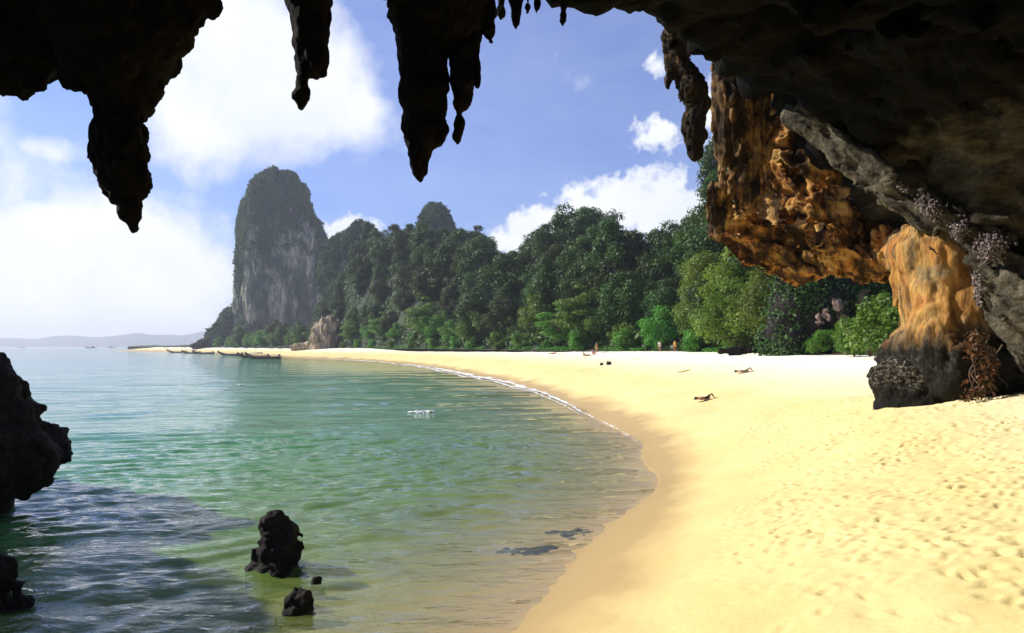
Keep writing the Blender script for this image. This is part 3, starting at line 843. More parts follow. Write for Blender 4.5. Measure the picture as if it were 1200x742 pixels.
# arch, pillar and dark tidal base
DP = 28.2
def pillar(G):
    pts = [(1106, 280, 26), (1102, 296, 46), (1106, 325, 49), (1112, 360, 52), (1112, 385, 58), (1112, 412, 70), (1115, 440, 78)]
    f = chain(G, [P(x, y, DP) for x, y, r in pts], [r / F * DP for x, y, r in pts], 0.5)
    arch = [(1100, 296, 42), (1060, 300, 26), (1026, 302, 15), (985, 302, 9)]
    f = smin(f, chain(G, [P(x, y, DP + 0.6 + 1.3 * i) for i, (x, y, r) in enumerate(arch)], [r / F * DP for x, y, r in arch], 0.5), 1.1)
    # the round-headed opening through the rock
    o = P(988, 393, DP); rx, rz = 70 / F * DP, 80 / F * DP
    flare = np.maximum(o[2] + 0.35 - G[..., 2], 0) * 1.05
    q = np.sqrt(((G[..., 0] - o[0] * G[..., 1] / DP + flare) / rx) ** 2 + ((G[..., 2] - o[2]) / rz) ** 2) - 1
    return smax(f, -q * rx, 0.35)
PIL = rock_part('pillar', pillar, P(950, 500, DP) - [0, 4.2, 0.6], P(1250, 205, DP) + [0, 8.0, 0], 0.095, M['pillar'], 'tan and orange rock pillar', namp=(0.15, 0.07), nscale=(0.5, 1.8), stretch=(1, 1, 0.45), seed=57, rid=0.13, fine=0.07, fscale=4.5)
def tidal(G):
    base = [(1088, 437, 60), (1150, 437, 62), (1225, 434, 70), (1310, 430, 70)]
    f = chain(G, [P(x, y, DP + 0.2) for x, y, r in base], [r * .58 / F * DP for x, y, r in base], 0.5, (.58, .58, 1))
    f = smin(f, chain(G, [P(1105, 462, DP), P(1105, 490, DP), P(1110, 530, DP)], [1.9, 2.0, 1.9], .6), .6)
    f = smin(f, chain(G, [P(1185, 455, DP), P(1190, 530, DP)], [1.9, 1.9], .6), .6)
    return smax(f, -ell(G, P(1128, 428, DP - 2.3), (0.75, 0.9, 0.9)), .3)
rock_part('tidal_base', tidal, P(985, 530, DP) - [0, 4.2, 0], P(1340, 375, DP) + [0, 4.5, 0], 0.085, M['tidal'], 'black crusted foot of the pillar', PIL, namp=(0.14, 0.06), nscale=(0.7, 2.4), stretch=(.8, .8, 1.0), seed=58, rid=0.09, fine=0.07, fscale=5)

# grey diagonal ridge: the lower lip of the inner roof
RG = [(912, 112, 30.3, 7), (940, 138, 29.6, 12), (985, 178, 28.7, 16), (1040, 221, 27.8, 18), (1100, 258, 26.8, 18), (1160, 302, 26.0, 22), (1214, 360, 25.6, 44), (1264, 400, 25.4, 64), (1325, 430, 25.2, 82)]
def ridge(G):
    f = chain(G, [P(x, y, D) for x, y, D, r in RG], [r / F * D for x, y, D, r in RG], 0.4)
    for (x, y, D, rx, ry) in ((1198, 385, 27.0, 22, 34), (1218, 415, 27.2, 30, 24)):
        f = smin(f, ell(G, P(x, y, D), (rx / F * D, 1.2, ry / F * D)), 0.5)
    return f
RIDGE = rock_part('grey_ridge', ridge, P(880, 470, 27) - [0, 3.2, 0], P(1340, 80, 27) + [0, 5.0, 0], 0.10, M['ridge'], 'pale grey diagonal rock ridge', namp=(0.17, 0.16), nscale=(0.7, 2.8), seed=54, rid=0.30, fine=0.13, fscale=4, basis=grain(P(912, 112, 30.3), P(1160, 302, 26.0), 0.28))
# dim brown wall between ridge and roof
def innerwall(G):
    pts = [(1000, 140, 29.2, 36), (1080, 175, 28.2, 52), (1150, 218, 27.4, 66), (1235, 262, 27, 84), (1330, 300, 26.4, 110)]
    f = chain(G, [P(x, y, D + 1.6) for x, y, D, r in pts], [r / F * D for x, y, D, r in pts], 0.6, (1, .8, 1))
    return smax(f, -ell(G, P(1168, 258, 26.0), (0.8, 1.6, 1.6)), 0.5)
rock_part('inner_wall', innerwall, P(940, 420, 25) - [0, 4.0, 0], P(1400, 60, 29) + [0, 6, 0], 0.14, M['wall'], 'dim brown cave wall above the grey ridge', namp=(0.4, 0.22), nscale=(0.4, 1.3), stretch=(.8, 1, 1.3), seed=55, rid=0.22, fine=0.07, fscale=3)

# shell-like crust clusters along the ridge
def nodules(cx, cy, D, rx, ry, n, seed, rot=0.6):
    rng = np.random.default_rng(seed)
    bm = bmesh.new()
    bmesh.ops.create_icosphere(bm, subdivisions=1, radius=1.0)
    v0 = np.array([v.co[:] for v in bm.verts]); f0 = np.array([[v.index for v in f.verts] for f in bm.faces])
    bm.free()
    Vs, Fs = [], []
    for k in range(int(n * 1.7)):
        a, r = rng.uniform(0, 6.28), math.sqrt(rng.uniform(0, 1)) * rng.uniform(.7, 1.35)
        u, w = r * math.cos(a) * rx, r * math.sin(a) * ry
        x, y = cx + u * math.cos(rot) - w * math.sin(rot), cy + u * math.sin(rot) + w * math.cos(rot)
        c = P(x, y, D + rng.uniform(0.05, .5) + 0.5 * r)
        s = rng.uniform(0.015, 0.055)
        Fs.append(f0 + len(Vs) * len(v0))
        Vs.append(c + v0 * s * rng.uniform(0.6, 1.4, 3) + rng.normal(0, s * .25, v0.shape))
    o = child('shell_crust', make_mesh('shell_crust', np.concatenate(Vs), np.concatenate(Fs), M['nodule']), RIDGE, kind='stuff')
nodules(1094, 246, 25.9, 22, 11, 170, 1)
nodules(1126, 268, 25.4, 13, 12, 150, 2)
nodules(1162, 290, 24.7, 17, 17, 230, 3)
nodules(1148, 332, 25.4, 8, 22, 150, 4, 0.0)
nodules(1060, 222, 26.7, 20, 6, 60, 5)

# roots and rusty hanging plants at the base of the pillar
def leaf_cloud(centers, normals, size, rng, aspect=0.5, droop=0.2, jit=0.6):
    n = len(centers)
    nrm = normals + rng.normal(0, jit, (n, 3))
    nrm /= np.linalg.norm(nrm, axis=1, keepdims=True)
    t = rng.normal(0, 1, (n, 3)); t[:, 2] -= droop
    t -= (t * nrm).sum(1, keepdims=True) * nrm
    t /= np.linalg.norm(t, axis=1, keepdims=True) + 1e-9
    b = np.cross(nrm, t)
    s = (size * rng.uniform(0.6, 1.35, n))[:, None]
    V = np.stack([centers - t * s * .5, centers + b * s * aspect * .5 - nrm * s * .06, centers + t * s * .5 - nrm * s * 0.12, centers - b * s * aspect * .5 - nrm * s * .06], 1).reshape(-1, 3)
    Q = np.arange(n * 4).reshape(n, 4)
    return V, Q

def build_roots():
    rng = np.random.default_rng(9)
    base = P(1150, 470, 25.3)
    t = empty('hanging_creeper', 'rusty brown creeper trailing down the dark base of the pillar', 'plant', tuple(base))
    bm = []
    Vs, Fs = [], []
    off = 0
    for k in range(18):
        x0, x1 = rng.uniform(1136, 1172), rng.uniform(1132, 1178)
        y0, y1 = rng.uniform(385, 430), rng.uniform(445, 472)
        n = 8
        for i in range(n + 1):
            s = i / n
            c = P(x0 + (x1 - x0) * s + 4 * math.sin(s * 7 + k), y0 + (y1 - y0) * s, 25.7 - 0.3 * s + rng.normal(0, .05))
            r = 0.035 * (1.2 - .6 * s)
            for q in range(5):
                a = q * 1.2566
                Vs.append(c + np.array([math.cos(a) * r, math.sin(a) * r, 0]))
        for i in range(n):
            for q in range(5):
                Fs.append((off + i * 5 + q, off + i * 5 + (q + 1) % 5, off + (i + 1) * 5 + (q + 1) % 5, off + (i + 1) * 5 + q))
        off += (n + 1) * 5
    child('stems', make_mesh('creeper_stems', np.array(Vs), np.array(Fs), M['bark']), t)
    n = 420
    ys = rng.uniform(388, 470, n); xs = 1150 + 9 * np.sin(ys * .09) + rng.normal(0, 8, n)
    c = np.array([P(x, y, 25.65 - 0.3 * (y - 388) / 82 + rng.normal(0, .15)) for x, y in zip(xs, ys)])
    V, Q = leaf_cloud(c, np.tile([-.3, -1, .2], (n, 1)), 0.17, rng, .5, 1.0)
    child('foliage', make_mesh('creeper_leaves', V, Q, M['leaf_dry'], smooth=False, attrs={'v': np.repeat(rng.uniform(0, 1, n), 4)}), t)
build_roots()

# ------------------------------------------------------------------ rocks in the water and at the left edge
def sea_rock(label, fn, c0, lo, hi, h, mat='boulder', name='sea_rock', cat='rock', **kw):
    V, Q = rock_from(fn, lo, hi, h, **kw)
    return add(name, make_mesh(name, V - np.asarray(c0), Q, M[mat]), loc=tuple(c0), label=label, category=cat)
c = P(320, 662, 16.2); c[2] = 0
def fn(G):
    f = chain(G, [c + [0.02, 0, -.5], c + [.0, .05, .25], c + [-.02, .1, .72]], [.62, .40, .30], .15)
    f = smin(f, chain(G, [c + [.2, 0, .3], c + [.27, .1, .78]], [.25, .14], .1), .08)
    return smin(f, chain(G, [c + [-.2, 0, -.2], c + [-.34, 0, .2]], [.3, .16], .1), .1)
sea_rock('craggy black rock standing alone in the shallows', fn, c, c + [-1.1, -1, -.6], c + [1.1, 1, 1.4], 0.04, namp=(.13, .07), nscale=(1.6, 5), seed=61, rid=.07, fine=.02, fscale=12)
c2 = P(350, 716, 13.6); c2[2] = 0
def fn(G):
    f = chain(G, [c2 + [-.15, 0, -.3], c2 + [-.05, 0, .08], c2 + [.16, .05, .27]], [.25, .17, .08], .1)
    return smin(f, cone(G, c2 + [.0, .1, -.2], c2 + [.02, .1, .2], .25, .1), .08)
sea_rock('small jagged black rock barely breaking the water', fn, c2, c2 + [-.7, -.6, -.5], c2 + [.7, .7, .7], 0.03, namp=(.07, .05), nscale=(2.5, 7), seed=62, rid=.05, fine=.015, fscale=16)
c3 = P(370, 684, 15.1); c3[2] = 0
sea_rock('tiny black rock tip between two larger sea rocks', lambda G: cone(G, c3 + [0, 0, -.3], c3 + [0, 0, .05], .2, .07), c3, c3 + [-.4, -.4, -.4], c3 + [.4, .4, .4], 0.03, namp=(.05, .04), nscale=(3, 7), seed=63)
c4 = P(0, 708, 13.9); c4[2] = 0
def fn(G):
    f = cone(G, c4 + [-.4, 0, -.4], c4 + [-.1, 0, .50], .75, .32)
    return smin(f, cone(G, c4 + [.3, 0, -.3], c4 + [.36, 0, .16], .5, .22), .12)
sea_rock('low rounded black rock below the leaning boulder', fn, c4, c4 + [-1.5, -1, -.6], c4 + [1.3, 1, 1.2], 0.04, namp=(.11, .06), nscale=(1.8, 5), seed=64, rid=.05, fine=.02, fscale=12)
DB = 21.0
c5 = P(-60, 610, DB); c5[2] = 0
def fn(G):
    f = chain(G, [P(-60, 640, DB), P(-50, 560, DB), P(-25, 520, DB), P(-40, 450, DB), P(-60, 420, DB)], [1.1, 1.35, 1.55, 1.1, .7], .5)
    f = smin(f, chain(G, [P(10, 520, DB + 1), P(48, 522, DB + 1.2), P(58, 525, DB + 1.2)], [.7, .40, .2], .2), .3)
    return smin(f, chain(G, [P(0, 480, DB), P(28, 492, DB)], [.55, .3], .2), .25)
sea_rock('tall black undercut boulder leaning over the sea at the left rocks', fn, c5, P(-220, 660, DB) - [0, 3, 0], P(110, 370, DB) + [0, 4, 0], 0.085, namp=(.32, .16), nscale=(.8, 2.4), seed=65, rid=.16, fine=.05, fscale=6, name='leaning_boulder', cat='boulder')
# unseen rock mass added left of the view to shade the near water
c6 = np.array([-22.0, 24.5, 0.0])
def fn(G):
    f = chain(G, [c6 + [0, 0, -3], c6 + [0.5, 0, 4], c6 + [0, 0, 7]], [4.2, 3.4, 2.2], 1)
    return smin(f, chain(G, [c6 + [-3, -5, -3], c6 + [-2.5, -5, 6.5], c6 + [-2, -6, 9.7]], [4.5, 4, 3.5], 1), 1.5)
sea_rock('dark unseen rock added left of the boulder to shade the water', fn, c6, c6 + [-11, -14, -3.5], c6 + [7, 8, 17], 0.35, namp=(.7, .35), nscale=(.3, .9), seed=66, rid=.3, fine=.1, fscale=2, name='unseen_shade_rock', cat='unseen_shade_rock')

# dark weed-covered stones under the shallows
def weed(cx, cy, rx, ry, n, seed, label):
    D = CH * F / (cy - HZ)
    c0 = P(cx, cy, D); c0[2] = sz1(c0[0], c0[1])
    rng = np.random.default_rng(seed)
    pts = []
    for k in range(n):
        a, r = rng.uniform(0, 6.28), math.sqrt(rng.uniform(0, 1))
        x, y = c0[0] + r * math.cos(a) * rx, c0[1] + r * math.sin(a) * ry
        pts.append((x, y, sz1(x, y)))
    def fn(G):
        f = None
        for p in pts:
            g = ell(G, (p[0], p[1], min(p[2], -0.07) - 0.03), (rng.uniform(.1, .3), rng.uniform(.1, .25), .05))
            f = g if f is None else smin(f, g, .06)
        return f
    lo = c0 + [-rx - .5, -ry - .5, -.35]; hi = c0 + [rx + .5, ry + .5, .3]
    V, Q = rock_from(fn, lo, hi, 0.04, namp=(.03, .02), nscale=(3, 8), seed=seed, fine=.01)
    add('submerged_rocks', make_mesh('submerged_rocks', V - c0, Q, M['boulder']), loc=tuple(c0), label=label, category='rocks')
weed(680, 624, 0.62, 0.55, 16, 5, 'dark weedy stones under the shallows at the edge of the sand')
weed(610, 640, 0.75, 0.5, 10, 6, 'scattered dark stones seen through the clear shallow water')

# ------------------------------------------------------------------ trees
def tube(pts, rads, sides=6):
    pts = np.asarray(pts, float)
    V, Fs = [], []
    for i, (p, r) in enumerate(zip(pts, rads)):
        d = pts[min(i + 1, len(pts) - 1)] - pts[max(i - 1, 0)]
        d /= np.linalg.norm(d) + 1e-9
        a = np.cross(d, [0.3, 0.9, 0.1]); a /= np.linalg.norm(a) + 1e-9
        b = np.cross(d, a)
        for q in range(sides):
            t = q * 2 * math.pi / sides
            V.append(p + r * (math.cos(t) * a + math.sin(t) * b))
    for i in range(len(pts) - 1):
        for q in range(sides):
            Fs.append((i * sides + q, i * sides + (q + 1) % sides, (i + 1) * sides + (q + 1) % sides, (i + 1) * sides + q))
    return V, Fs
def join_tubes(lst):
    V, Fs = [], []
    for v, f in lst:
        o = len(V)
        V += list(v); Fs += [tuple(i + o for i in q) for q in f]
    return np.array(V), np.array(Fs)

def tree_meshes(seed, H, R, base, nl, lobes, leaf, mat, flat=0.75, droop=0.3, sparse=1.0, top=0.55, trunk_r=0.3):
    """crown of leaf-sized faces over many lobes; trunk with limbs that reach into the lobes"""
    rng = np.random.default_rng(seed)
    cz = base + (H - base) * 0.5; hz = (H - base) * 0.5
    L = []
    for k in range(lobes):
        for _ in range(30):
            q = rng.uniform(-1, 1, 3)
            r = np.linalg.norm(q)
            if 0.25 < r < 1: break
        # wider at about the middle, narrower at the top
        z = cz + q[2] * hz * 0.86
        sh = 1.0 - max(0, (z - cz) / hz) * top
        L.append((q[0] * R * 0.82 * sh, q[1] * R * 0.82 * sh, z, R * rng.uniform(0.20, 0.42) * (0.7 + 0.3 * sh), rng.uniform(0, 1)))
    C, Nn, Vv = [], [], []
    w = np.array([l[3] ** 2 for l in L]); w /= w.sum()
    for (x, y, z, r, tone), share in zip(L, w):
        n = max(20, int(nl * share * sparse))
        d = rng.normal(0, 1, (n, 3)); d[:, 2] += 0.35
        d /= np.linalg.norm(d, axis=1, keepdims=True)
        rr = r * rng.uniform(0.62, 1.12, n) * (1 + 0.22 * np.sin(d[:, 0] * 5 + tone * 9) * np.cos(d[:, 1] * 6 + tone * 4))
        C.append(np.array([x, y, z]) + d * rr[:, None] * np.array([1, 1, flat]))
        nn = d.copy(); nn[:, 2] += 0.5
        Nn.append(nn)
        Vv.append(np.clip(0.55 * tone + 0.45 * rng.uniform(0, 1, n), 0, 1))
    C = np.concatenate(C); Nn = np.concatenate(Nn); Vv = np.concatenate(Vv)
    C[:, 2] = np.maximum(C[:, 2], 0.15)
    V, Q = leaf_cloud(C, Nn, leaf, rng, 0.55, droop)
    crown = make_mesh('crown', V, Q, mat, smooth=False, attrs={'v': np.repeat(Vv, 4)})
    tb = []
    lean = rng.normal(0, 0.03, 2)
    tp = [np.array([lean[0] * z + 0.1 * math.sin(z * .5), lean[1] * z + 0.1 * math.cos(z * .6), z]) for z in np.linspace(-1.0, cz + hz * 0.4, 7)]
    tb.append(tube(tp, np.linspace(trunk_r * 1.25, trunk_r * 0.4, 7), 7))
    for (x, y, z, r, tone) in sorted(L, key=lambda l: -l[3])[:min(12, lobes)]:
        zs = max(base * 0.55, min(z - 0.6, cz) * rng.uniform(0.5, 0.85))
        a = np.array([lean[0] * zs, lean[1] * zs, zs]); b = np.array([x, y, z])
        mid = (a + b) / 2 + np.array([0, 0, -0.12 * np.linalg.norm(b - a)])
        tb.append(tube([a, mid, b], [trunk_r * .45, trunk_r * .28, trunk_r * .1], 5))
    V, Fs = join_tubes(tb)
    return crown, make_mesh('trunk', V, Fs, M['bark'])

KIND = {
 'broad': [tree_meshes(s, 14, 6.4, 1.2, 10500, 34, 0.52, M['leaf_dark']) for s in (101, 102, 103)],
 'tall': [tree_meshes(s, 17, 5.2, 2.0, 10000, 32, 0.52, M['leaf_dark'], flat=.85) for s in (111, 112)],
 'round': [tree_meshes(s, 10, 5.2, 0.4, 10500, 28, 0.42, M['leaf_mid']) for s in (121, 122, 123)],
 'shrub': [tree_meshes(s, 4.6, 3.3, 0.0, 5200, 16, 0.34, M['leaf_mid'], trunk_r=0.12) for s in (131, 132)],
 'layer': [tree_meshes(s, 12, 6.2, 1.0, 9500, 26, 0.42, M['leaf_mid'], flat=0.33, top=0.8) for s in (141,)],
 'thin': [tree_meshes(s, 18, 4.2, 9.0, 1100, 14, 0.55, M['leaf_dark'], sparse=1.0, trunk_r=0.2) for s in (151, 152)],
 'yellow': [tree_meshes(s, 13.5, 5.4, 0.6, 15000, 34, 0.36, M['leaf_yellow'], flat=0.8, droop=0.9) for s in (161, 162)],
}
NAMES = {'broad': 'broadleaf_tree', 'tall': 'rainforest_tree', 'round': 'beach_tree', 'shrub': 'beach_shrub', 'layer': 'layered_tree', 'thin': 'sparse_tree', 'yellow': 'lime_tree'}
tcount = {}
def place_tree(kind, u, D, scale, label, group=None, rng=random, z=None, xz=None):
    crown, trunk = KIND[kind][rng.randrange(len(KIND[kind]))]
    X = (u - 600) / F * D
    zz = float(hill_z(u, D)) if z is None else z
    t = empty(NAMES[kind], label, 'shrub' if kind == 'shrub' else 'tree', (X, D, zz - 0.25), group, rng.uniform(0, 6.28), scale)
    if xz: t.scale = (scale * xz, scale * xz, scale)
    add('crown', crown, t); add('trunk', trunk, t)
    tcount[kind] = tcount.get(kind, 0) + 1
    return t

def zone(u):
    if u < 345: return 'under the limestone tower'
    if u < 430: return 'by the tan rock face'
    if u < 560: return 'below the small grey peak'
    if u < 740: return 'on the middle ridge'
    if u < 900: return 'on the slope nearest the cave'
    return 'behind the rock arch'
def level(t): return 'low, ' if t < 0.3 else ('midway up, ' if t < 0.62 else ('high up, ' if t < 0.86 else 'on the skyline crest, '))
R_ = random.Random(21)
def forest():
    # slope trees, from the beach edge up to the crest
    for u_ref in [None]:
        t = 0.10
        while t < 1.12:
            u = 352 + R_.uniform(-6, 6)
            while u < 1045:
                uu = u + R_.uniform(-5, 5)
                tt = t + R_.uniform(-0.06, 0.06)
                D = np.interp(uu, TU, TB) + tt * (np.interp(uu, TU, TC) - np.interp(uu, TU, TB))
                if not (uu < 372 and tt > 0.5):
                    crest = tt > 0.86
                    kind = R_.choice(['broad', 'broad', 'tall']) if not crest else R_.choice(['broad', 'tall', 'broad'])
                    if t < 0.2: kind = R_.choice(['broad', 'round', 'broad'])
                    s = R_.uniform(0.62, 1.2) * (0.75 if uu < 400 else 1.0)
                    lab = {'broad': 'broad dark green forest tree ', 'tall': 'tall narrow-crowned dark forest tree ', 'round': 'rounded mid green tree '}[kind] + level(tt) + zone(uu)
                    place_tree(kind, uu, float(D), s, lab, 'forest trees ' + zone(uu), R_)
                u += max(23, 8.4 * F / D) * R_.uniform(0.85, 1.15)
            t += 0.145
    # front row along the sand
    u = 352
    while u < 1050:
        D = float(np.interp(u, TU, TB)) + R_.uniform(2, 6)
        if not (840 < u < 940 or 360 < u < 402):
            kind = R_.choice(['round', 'round', 'round', 'layer', 'shrub']) if u < 960 else 'shrub'
            s = R_.uniform(0.65, 1.05)
            what = {'round': 'rounded green tree at the back of the sand ', 'layer': 'flat-tiered green tree at the back of the sand ', 'shrub': 'low green shrub at the back of the sand '}[kind]
            place_tree(kind, u, D, s, what + zone(u), 'green trees fringing the sand', R_)
        u += 6.4 * F / D * R_.uniform(0.8, 1.2)
    u = 356
    while u < 1000:
        D = float(np.interp(u, TU, TB)) + R_.uniform(-1.0, 1.0)
        if not (362 < u < 398 or 880 < u < 940):
            place_tree('shrub', u, D, R_.uniform(0.45, 0.9), 'low leafy shrub spilling onto the sand ' + zone(u), 'low shrubs along the sand', R_)
        u += 5.0 * F / D * R_.uniform(0.8, 1.7)
    # trees on the low ground under the tower
    for k in range(34):
        u = R_.uniform(238, 372)
        db = float(np.interp(u, TU, TB))
        D = db + R_.uniform(4, 60) * (1 if k % 2 else 0.3)
        s = R_.uniform(0.7, 1.25) * min(1.0, 0.45 + (u - 235) / 80)
        place_tree(R_.choice(['round', 'broad', 'round']), u, D, s, ('low green tree at the sea tip of the tower grove' if u < 265 else 'green grove tree below the pale tower streaks' if u < 320 else 'green grove tree between tower and tan rock face') + (', at the sand edge' if D < db + 20 else ', further back'), 'grove at the foot of the tower', R_)
forest()
# individual trees
place_tree('layer', 500, 246, 1.30, 'broad tiered bright green tree on the sand below the small grey peak', rng=R_)
place_tree('layer', 682, 151, 1.05, 'tall pale-tipped tiered tree at the back of the beach behind the sunbathers', rng=R_)
place_tree('yellow', 862, 96, 1.0, 'large drooping yellow-green tree at the back of the beach beside the cave', rng=R_)
place_tree('yellow', 910, 90, 0.82, 'smaller drooping yellow-green tree half under the orange overhang', rng=R_)
place_tree('yellow', 830, 112, 1.05, 'lime green tree behind the drooping yellow-green tree', rng=R_)
place_tree('broad', 662, 226, 1.30, 'spreading emergent tree highest on the middle ridge', rng=R_)
place_tree('broad', 690, 224, 1.22, 'dense rounded emergent tree on the ridge top beside the spreading one', rng=R_)
place_tree('thin', 722, 214, 1.05, 'sparse thin-leaved tree against the cloud on the ridge', 'sparse trees on the skyline', rng=R_)
place_tree('thin', 760, 204, 1.0, 'nearly bare pale tree against the cloud beside the cave end of the ridge', 'sparse trees on the skyline', rng=R_)
place_tree('thin', 636, 250, 0.95, 'sparse tree sticking out of the ridge left of the spreading emergent tree', 'sparse trees on the skyline', rng=R_)
place_tree('shrub', 1036, 61.0, 1.05, 'bright green bush framed by the rock arch', rng=R_, z=3.9)
place_tree('shrub', 1002, 68.0, 0.7, 'dull green bush at the dark mouth behind the arch', rng=R_, z=3.9)
place_tree('shrub', 962, 76.0, 0.55, 'small shaded bush beside the dark earth bank', rng=R_, z=3.9)
print('trees', tcount)

# continuous undergrowth on the slope between the trees
def undergrowth():
    rng = np.random.default_rng(13)
    n = 90000
    u = rng.uniform(345, 1050, n); t = rng.uniform(0.0, 1.08, n)
    db, dc = np.interp(u, TU, TB), np.interp(u, TU, TC)
    D = db + t * (dc - db)
    X = (u - 600) / F * D
    lump = fbm(np.column_stack([X * .22, D * .22, X * 0]), 3, 15)
    z = hill_z(u, D) + np.clip(1.6 + 2.2 * lump, 0.1, 5.0) * rng.uniform(0.3, 1.0, n)
    C = np.column_stack([X, D, z])
    V, Q = leaf_cloud(C, np.tile([-.1, -.6, .8], (n, 1)), 0.95, rng, .6, 0.3)
    tone = np.clip(0.45 + 0.5 * lump + rng.uniform(-.25, .25, n), 0, 1)
    add('undergrowth', make_mesh('undergrowth', V, Q, M['leaf_dark'], smooth=False, attrs={'v': np.repeat(tone, 4)}), kind='stuff', label='dense dark undergrowth covering the wooded slope')
undergrowth()

# grass verge along the sand
def verge():
    rng = np.random.default_rng(3)
    n = 16000
    u = rng.uniform(345, 850, n)
    D = np.interp(u, TU, TB) + rng.uniform(-2.5, 1.5, n)
    X = (u - 600) / F * D
    z = np.maximum(sand_z(np.column_stack([X, D])), hill_z(u, D))
    C = np.column_stack([X, D, z + rng.uniform(0.05, 0.5, n)])
    keep = fbm(np.column_stack([X * .12, D * .12, X * 0]), 2, 8) > -0.05
    C = C[keep]
    V, Q = leaf_cloud(C, np.tile([0, -.3, 1.0], (len(C), 1)), 0.5, rng, .35, 0.0)
    add('verge_plants', make_mesh('verge_plants', V, Q, M['leaf_mid'], smooth=False, attrs={'v': np.repeat(rng.uniform(0, 1, len(C)), 4)}), kind='stuff', label='low green ground cover where the beach meets the trees')
verge()

# ------------------------------------------------------------------ limestone tower and peaks
def tower(label, pts, D, h, nleaf, seed, leaf, bare=0.15, namp=(5.0, 2.2), sq=(1, 1, 1)):
    P3 = [P(x, y, D) for x, y, r in pts]; rr = [r / F * D for x, y, r in pts]
    base = P3[-1].copy(); base[2] = 3.0
    t = empty('limestone_tower', label, 'cliff', tuple(base))
    lo, hi = bounds(P3, rr, 9)
    lo[2] = max(lo[2], -2)
    V, Q = rock_from(lambda G: chain(G, P3, rr, 9.0, sq), lo, hi, h, namp, (0.045, 0.13), (1, 1, 0.26), seed=seed, rid=2.6, fine=0.9, fscale=.4)
    child('rock', make_mesh('tower_rock', V, Q, M['cliff']), t)
    n = vnormals(V, Q)
    rng = np.random.default_rng(seed)
    pr = 0.25 + 1.1 * np.clip(n[:, 2] + 0.15, 0, 1) + 0.9 * np.clip(fbm(V * [.05, .05, .02], 3, seed) + 0.05 + (V[:, 2] / V[:, 2].max() - 0.55) * 1.5, -.6, 1)
    pr = np.clip(pr - bare, 0.0, None); pr[V[:, 1] > D + 20] = 0
    idx = rng.choice(len(V), nleaf, p=pr / pr.sum())
    C = V[idx] + rng.normal(0, h * .4, (nleaf, 3)) + n[idx] * rng.uniform(0.0, 1.8, nleaf)[:, None]
    nn = n[idx].copy(); nn[:, 2] += 0.6
    LV, LQ = leaf_cloud(C, nn, leaf, rng, .7, .3)
    tone = np.clip(0.5 + 0.5 * fbm(C * .12, 2, 4) + rng.uniform(-.3, .3, nleaf), 0, 1)
    child('foliage', make_mesh('tower_foliage', LV, LQ, M['leaf_tower'], smooth=False, attrs={'v': np.repeat(tone, 4)}), t, kind='stuff')
    return t
tower('tall round-topped limestone tower with pale bare streaks at the far end of the beach', [(326, 236, 33), (325, 266, 42), (331, 305, 50), (332, 345, 51), (330, 380, 50), (324, 410, 54)], 650.0, 1.3, 60000, 5, 2.0, bare=0.25, namp=(3.0, 1.4))
tower('wooded shoulder rock at the seaward foot of the limestone tower', [(278, 372, 9), (272, 390, 18), (268, 408, 24)], 640.0, 1.2, 12000, 6, 2.0, bare=0.0)
tower('small grey peak rising behind the forest ridge', [(505, 246, 4), (506, 262, 14), (508, 296, 33), (508, 340, 44)], 520.0, 1.4, 22000, 7, 1.9, bare=-0.1, namp=(4.0, 1.8))
tower('low dark peak between the limestone tower and the ridge', [(422, 274, 9), (414, 292, 20), (410, 320, 30), (410, 380, 38)], 500.0, 1.4, 22000, 8, 1.9, bare=-0.2, namp=(3.0, 1.5))

# ------------------------------------------------------------------ outcrops at the back of the beach
def outcrop(name, label, pts, D, h, mat, seed, **kw):
    P3 = [P(x, y, D) for x, y, r in pts]; rr = [r / F * D for x, y, r in pts]
    c0 = P3[0].copy(); c0[2] = 3.6
    lo, hi = bounds(P3, rr, 1.2)
    V, Q = rock_from(lambda G: chain(G, P3, rr, .8), lo, hi, h, seed=seed, **kw)
    return add(name, make_mesh(name, V - c0, Q, M[mat]), loc=tuple(c0), label=label, category='rock')
outcrop('rock_outcrop', 'tan streaked rock face at the tree line near the tower grove', [(382, 410, 18), (380, 394, 16), (384, 384, 12)], 352.0, 0.45, 'outcrop', 71, namp=(1.1, .6), nscale=(.25, .8), stretch=(1, 1, .5), rid=.8, fine=.2, fscale=1.5)
outcrop('rock_outcrop', 'low tan ledge beside the streaked rock face', [(345, 407, 5), (362, 407, 6)], 362.0, 0.35, 'outcrop', 72, namp=(.8, .4), nscale=(.3, .9), rid=.4, fine=.1, fscale=2)
outcrop('shore_rocks', 'dark rocks at the water tip of the tower grove', [(228, 406, 4), (238, 403, 6), (248, 402, 7)], 590.0, 0.5, 'boulder', 73, namp=(1.0, .5), nscale=(.25, .8), rid=.5, fine=.15, fscale=1)
outcrop('earth_bank', 'low dark earth bank under the drooping yellow-green tree', [(842, 413, 2), (862, 412, 5), (900, 409, 9), (940, 408, 10), (972, 410, 8)], 86.0, 0.16, 'wall', 74, namp=(.35, .2), nscale=(.5, 1.6), rid=.15, fine=.05, fscale=4)
outcrop('cliff_wall', 'dark shaded cliff seen through the rock arch', [(930, 395, 30), (960, 340, 44), (1010, 320, 50), (1080, 330, 60), (1100, 400, 60)], 80.0, 0.3, 'boulder', 75, namp=(1.0, .5), nscale=(.25, .9), rid=.4, fine=.12, fscale=2)
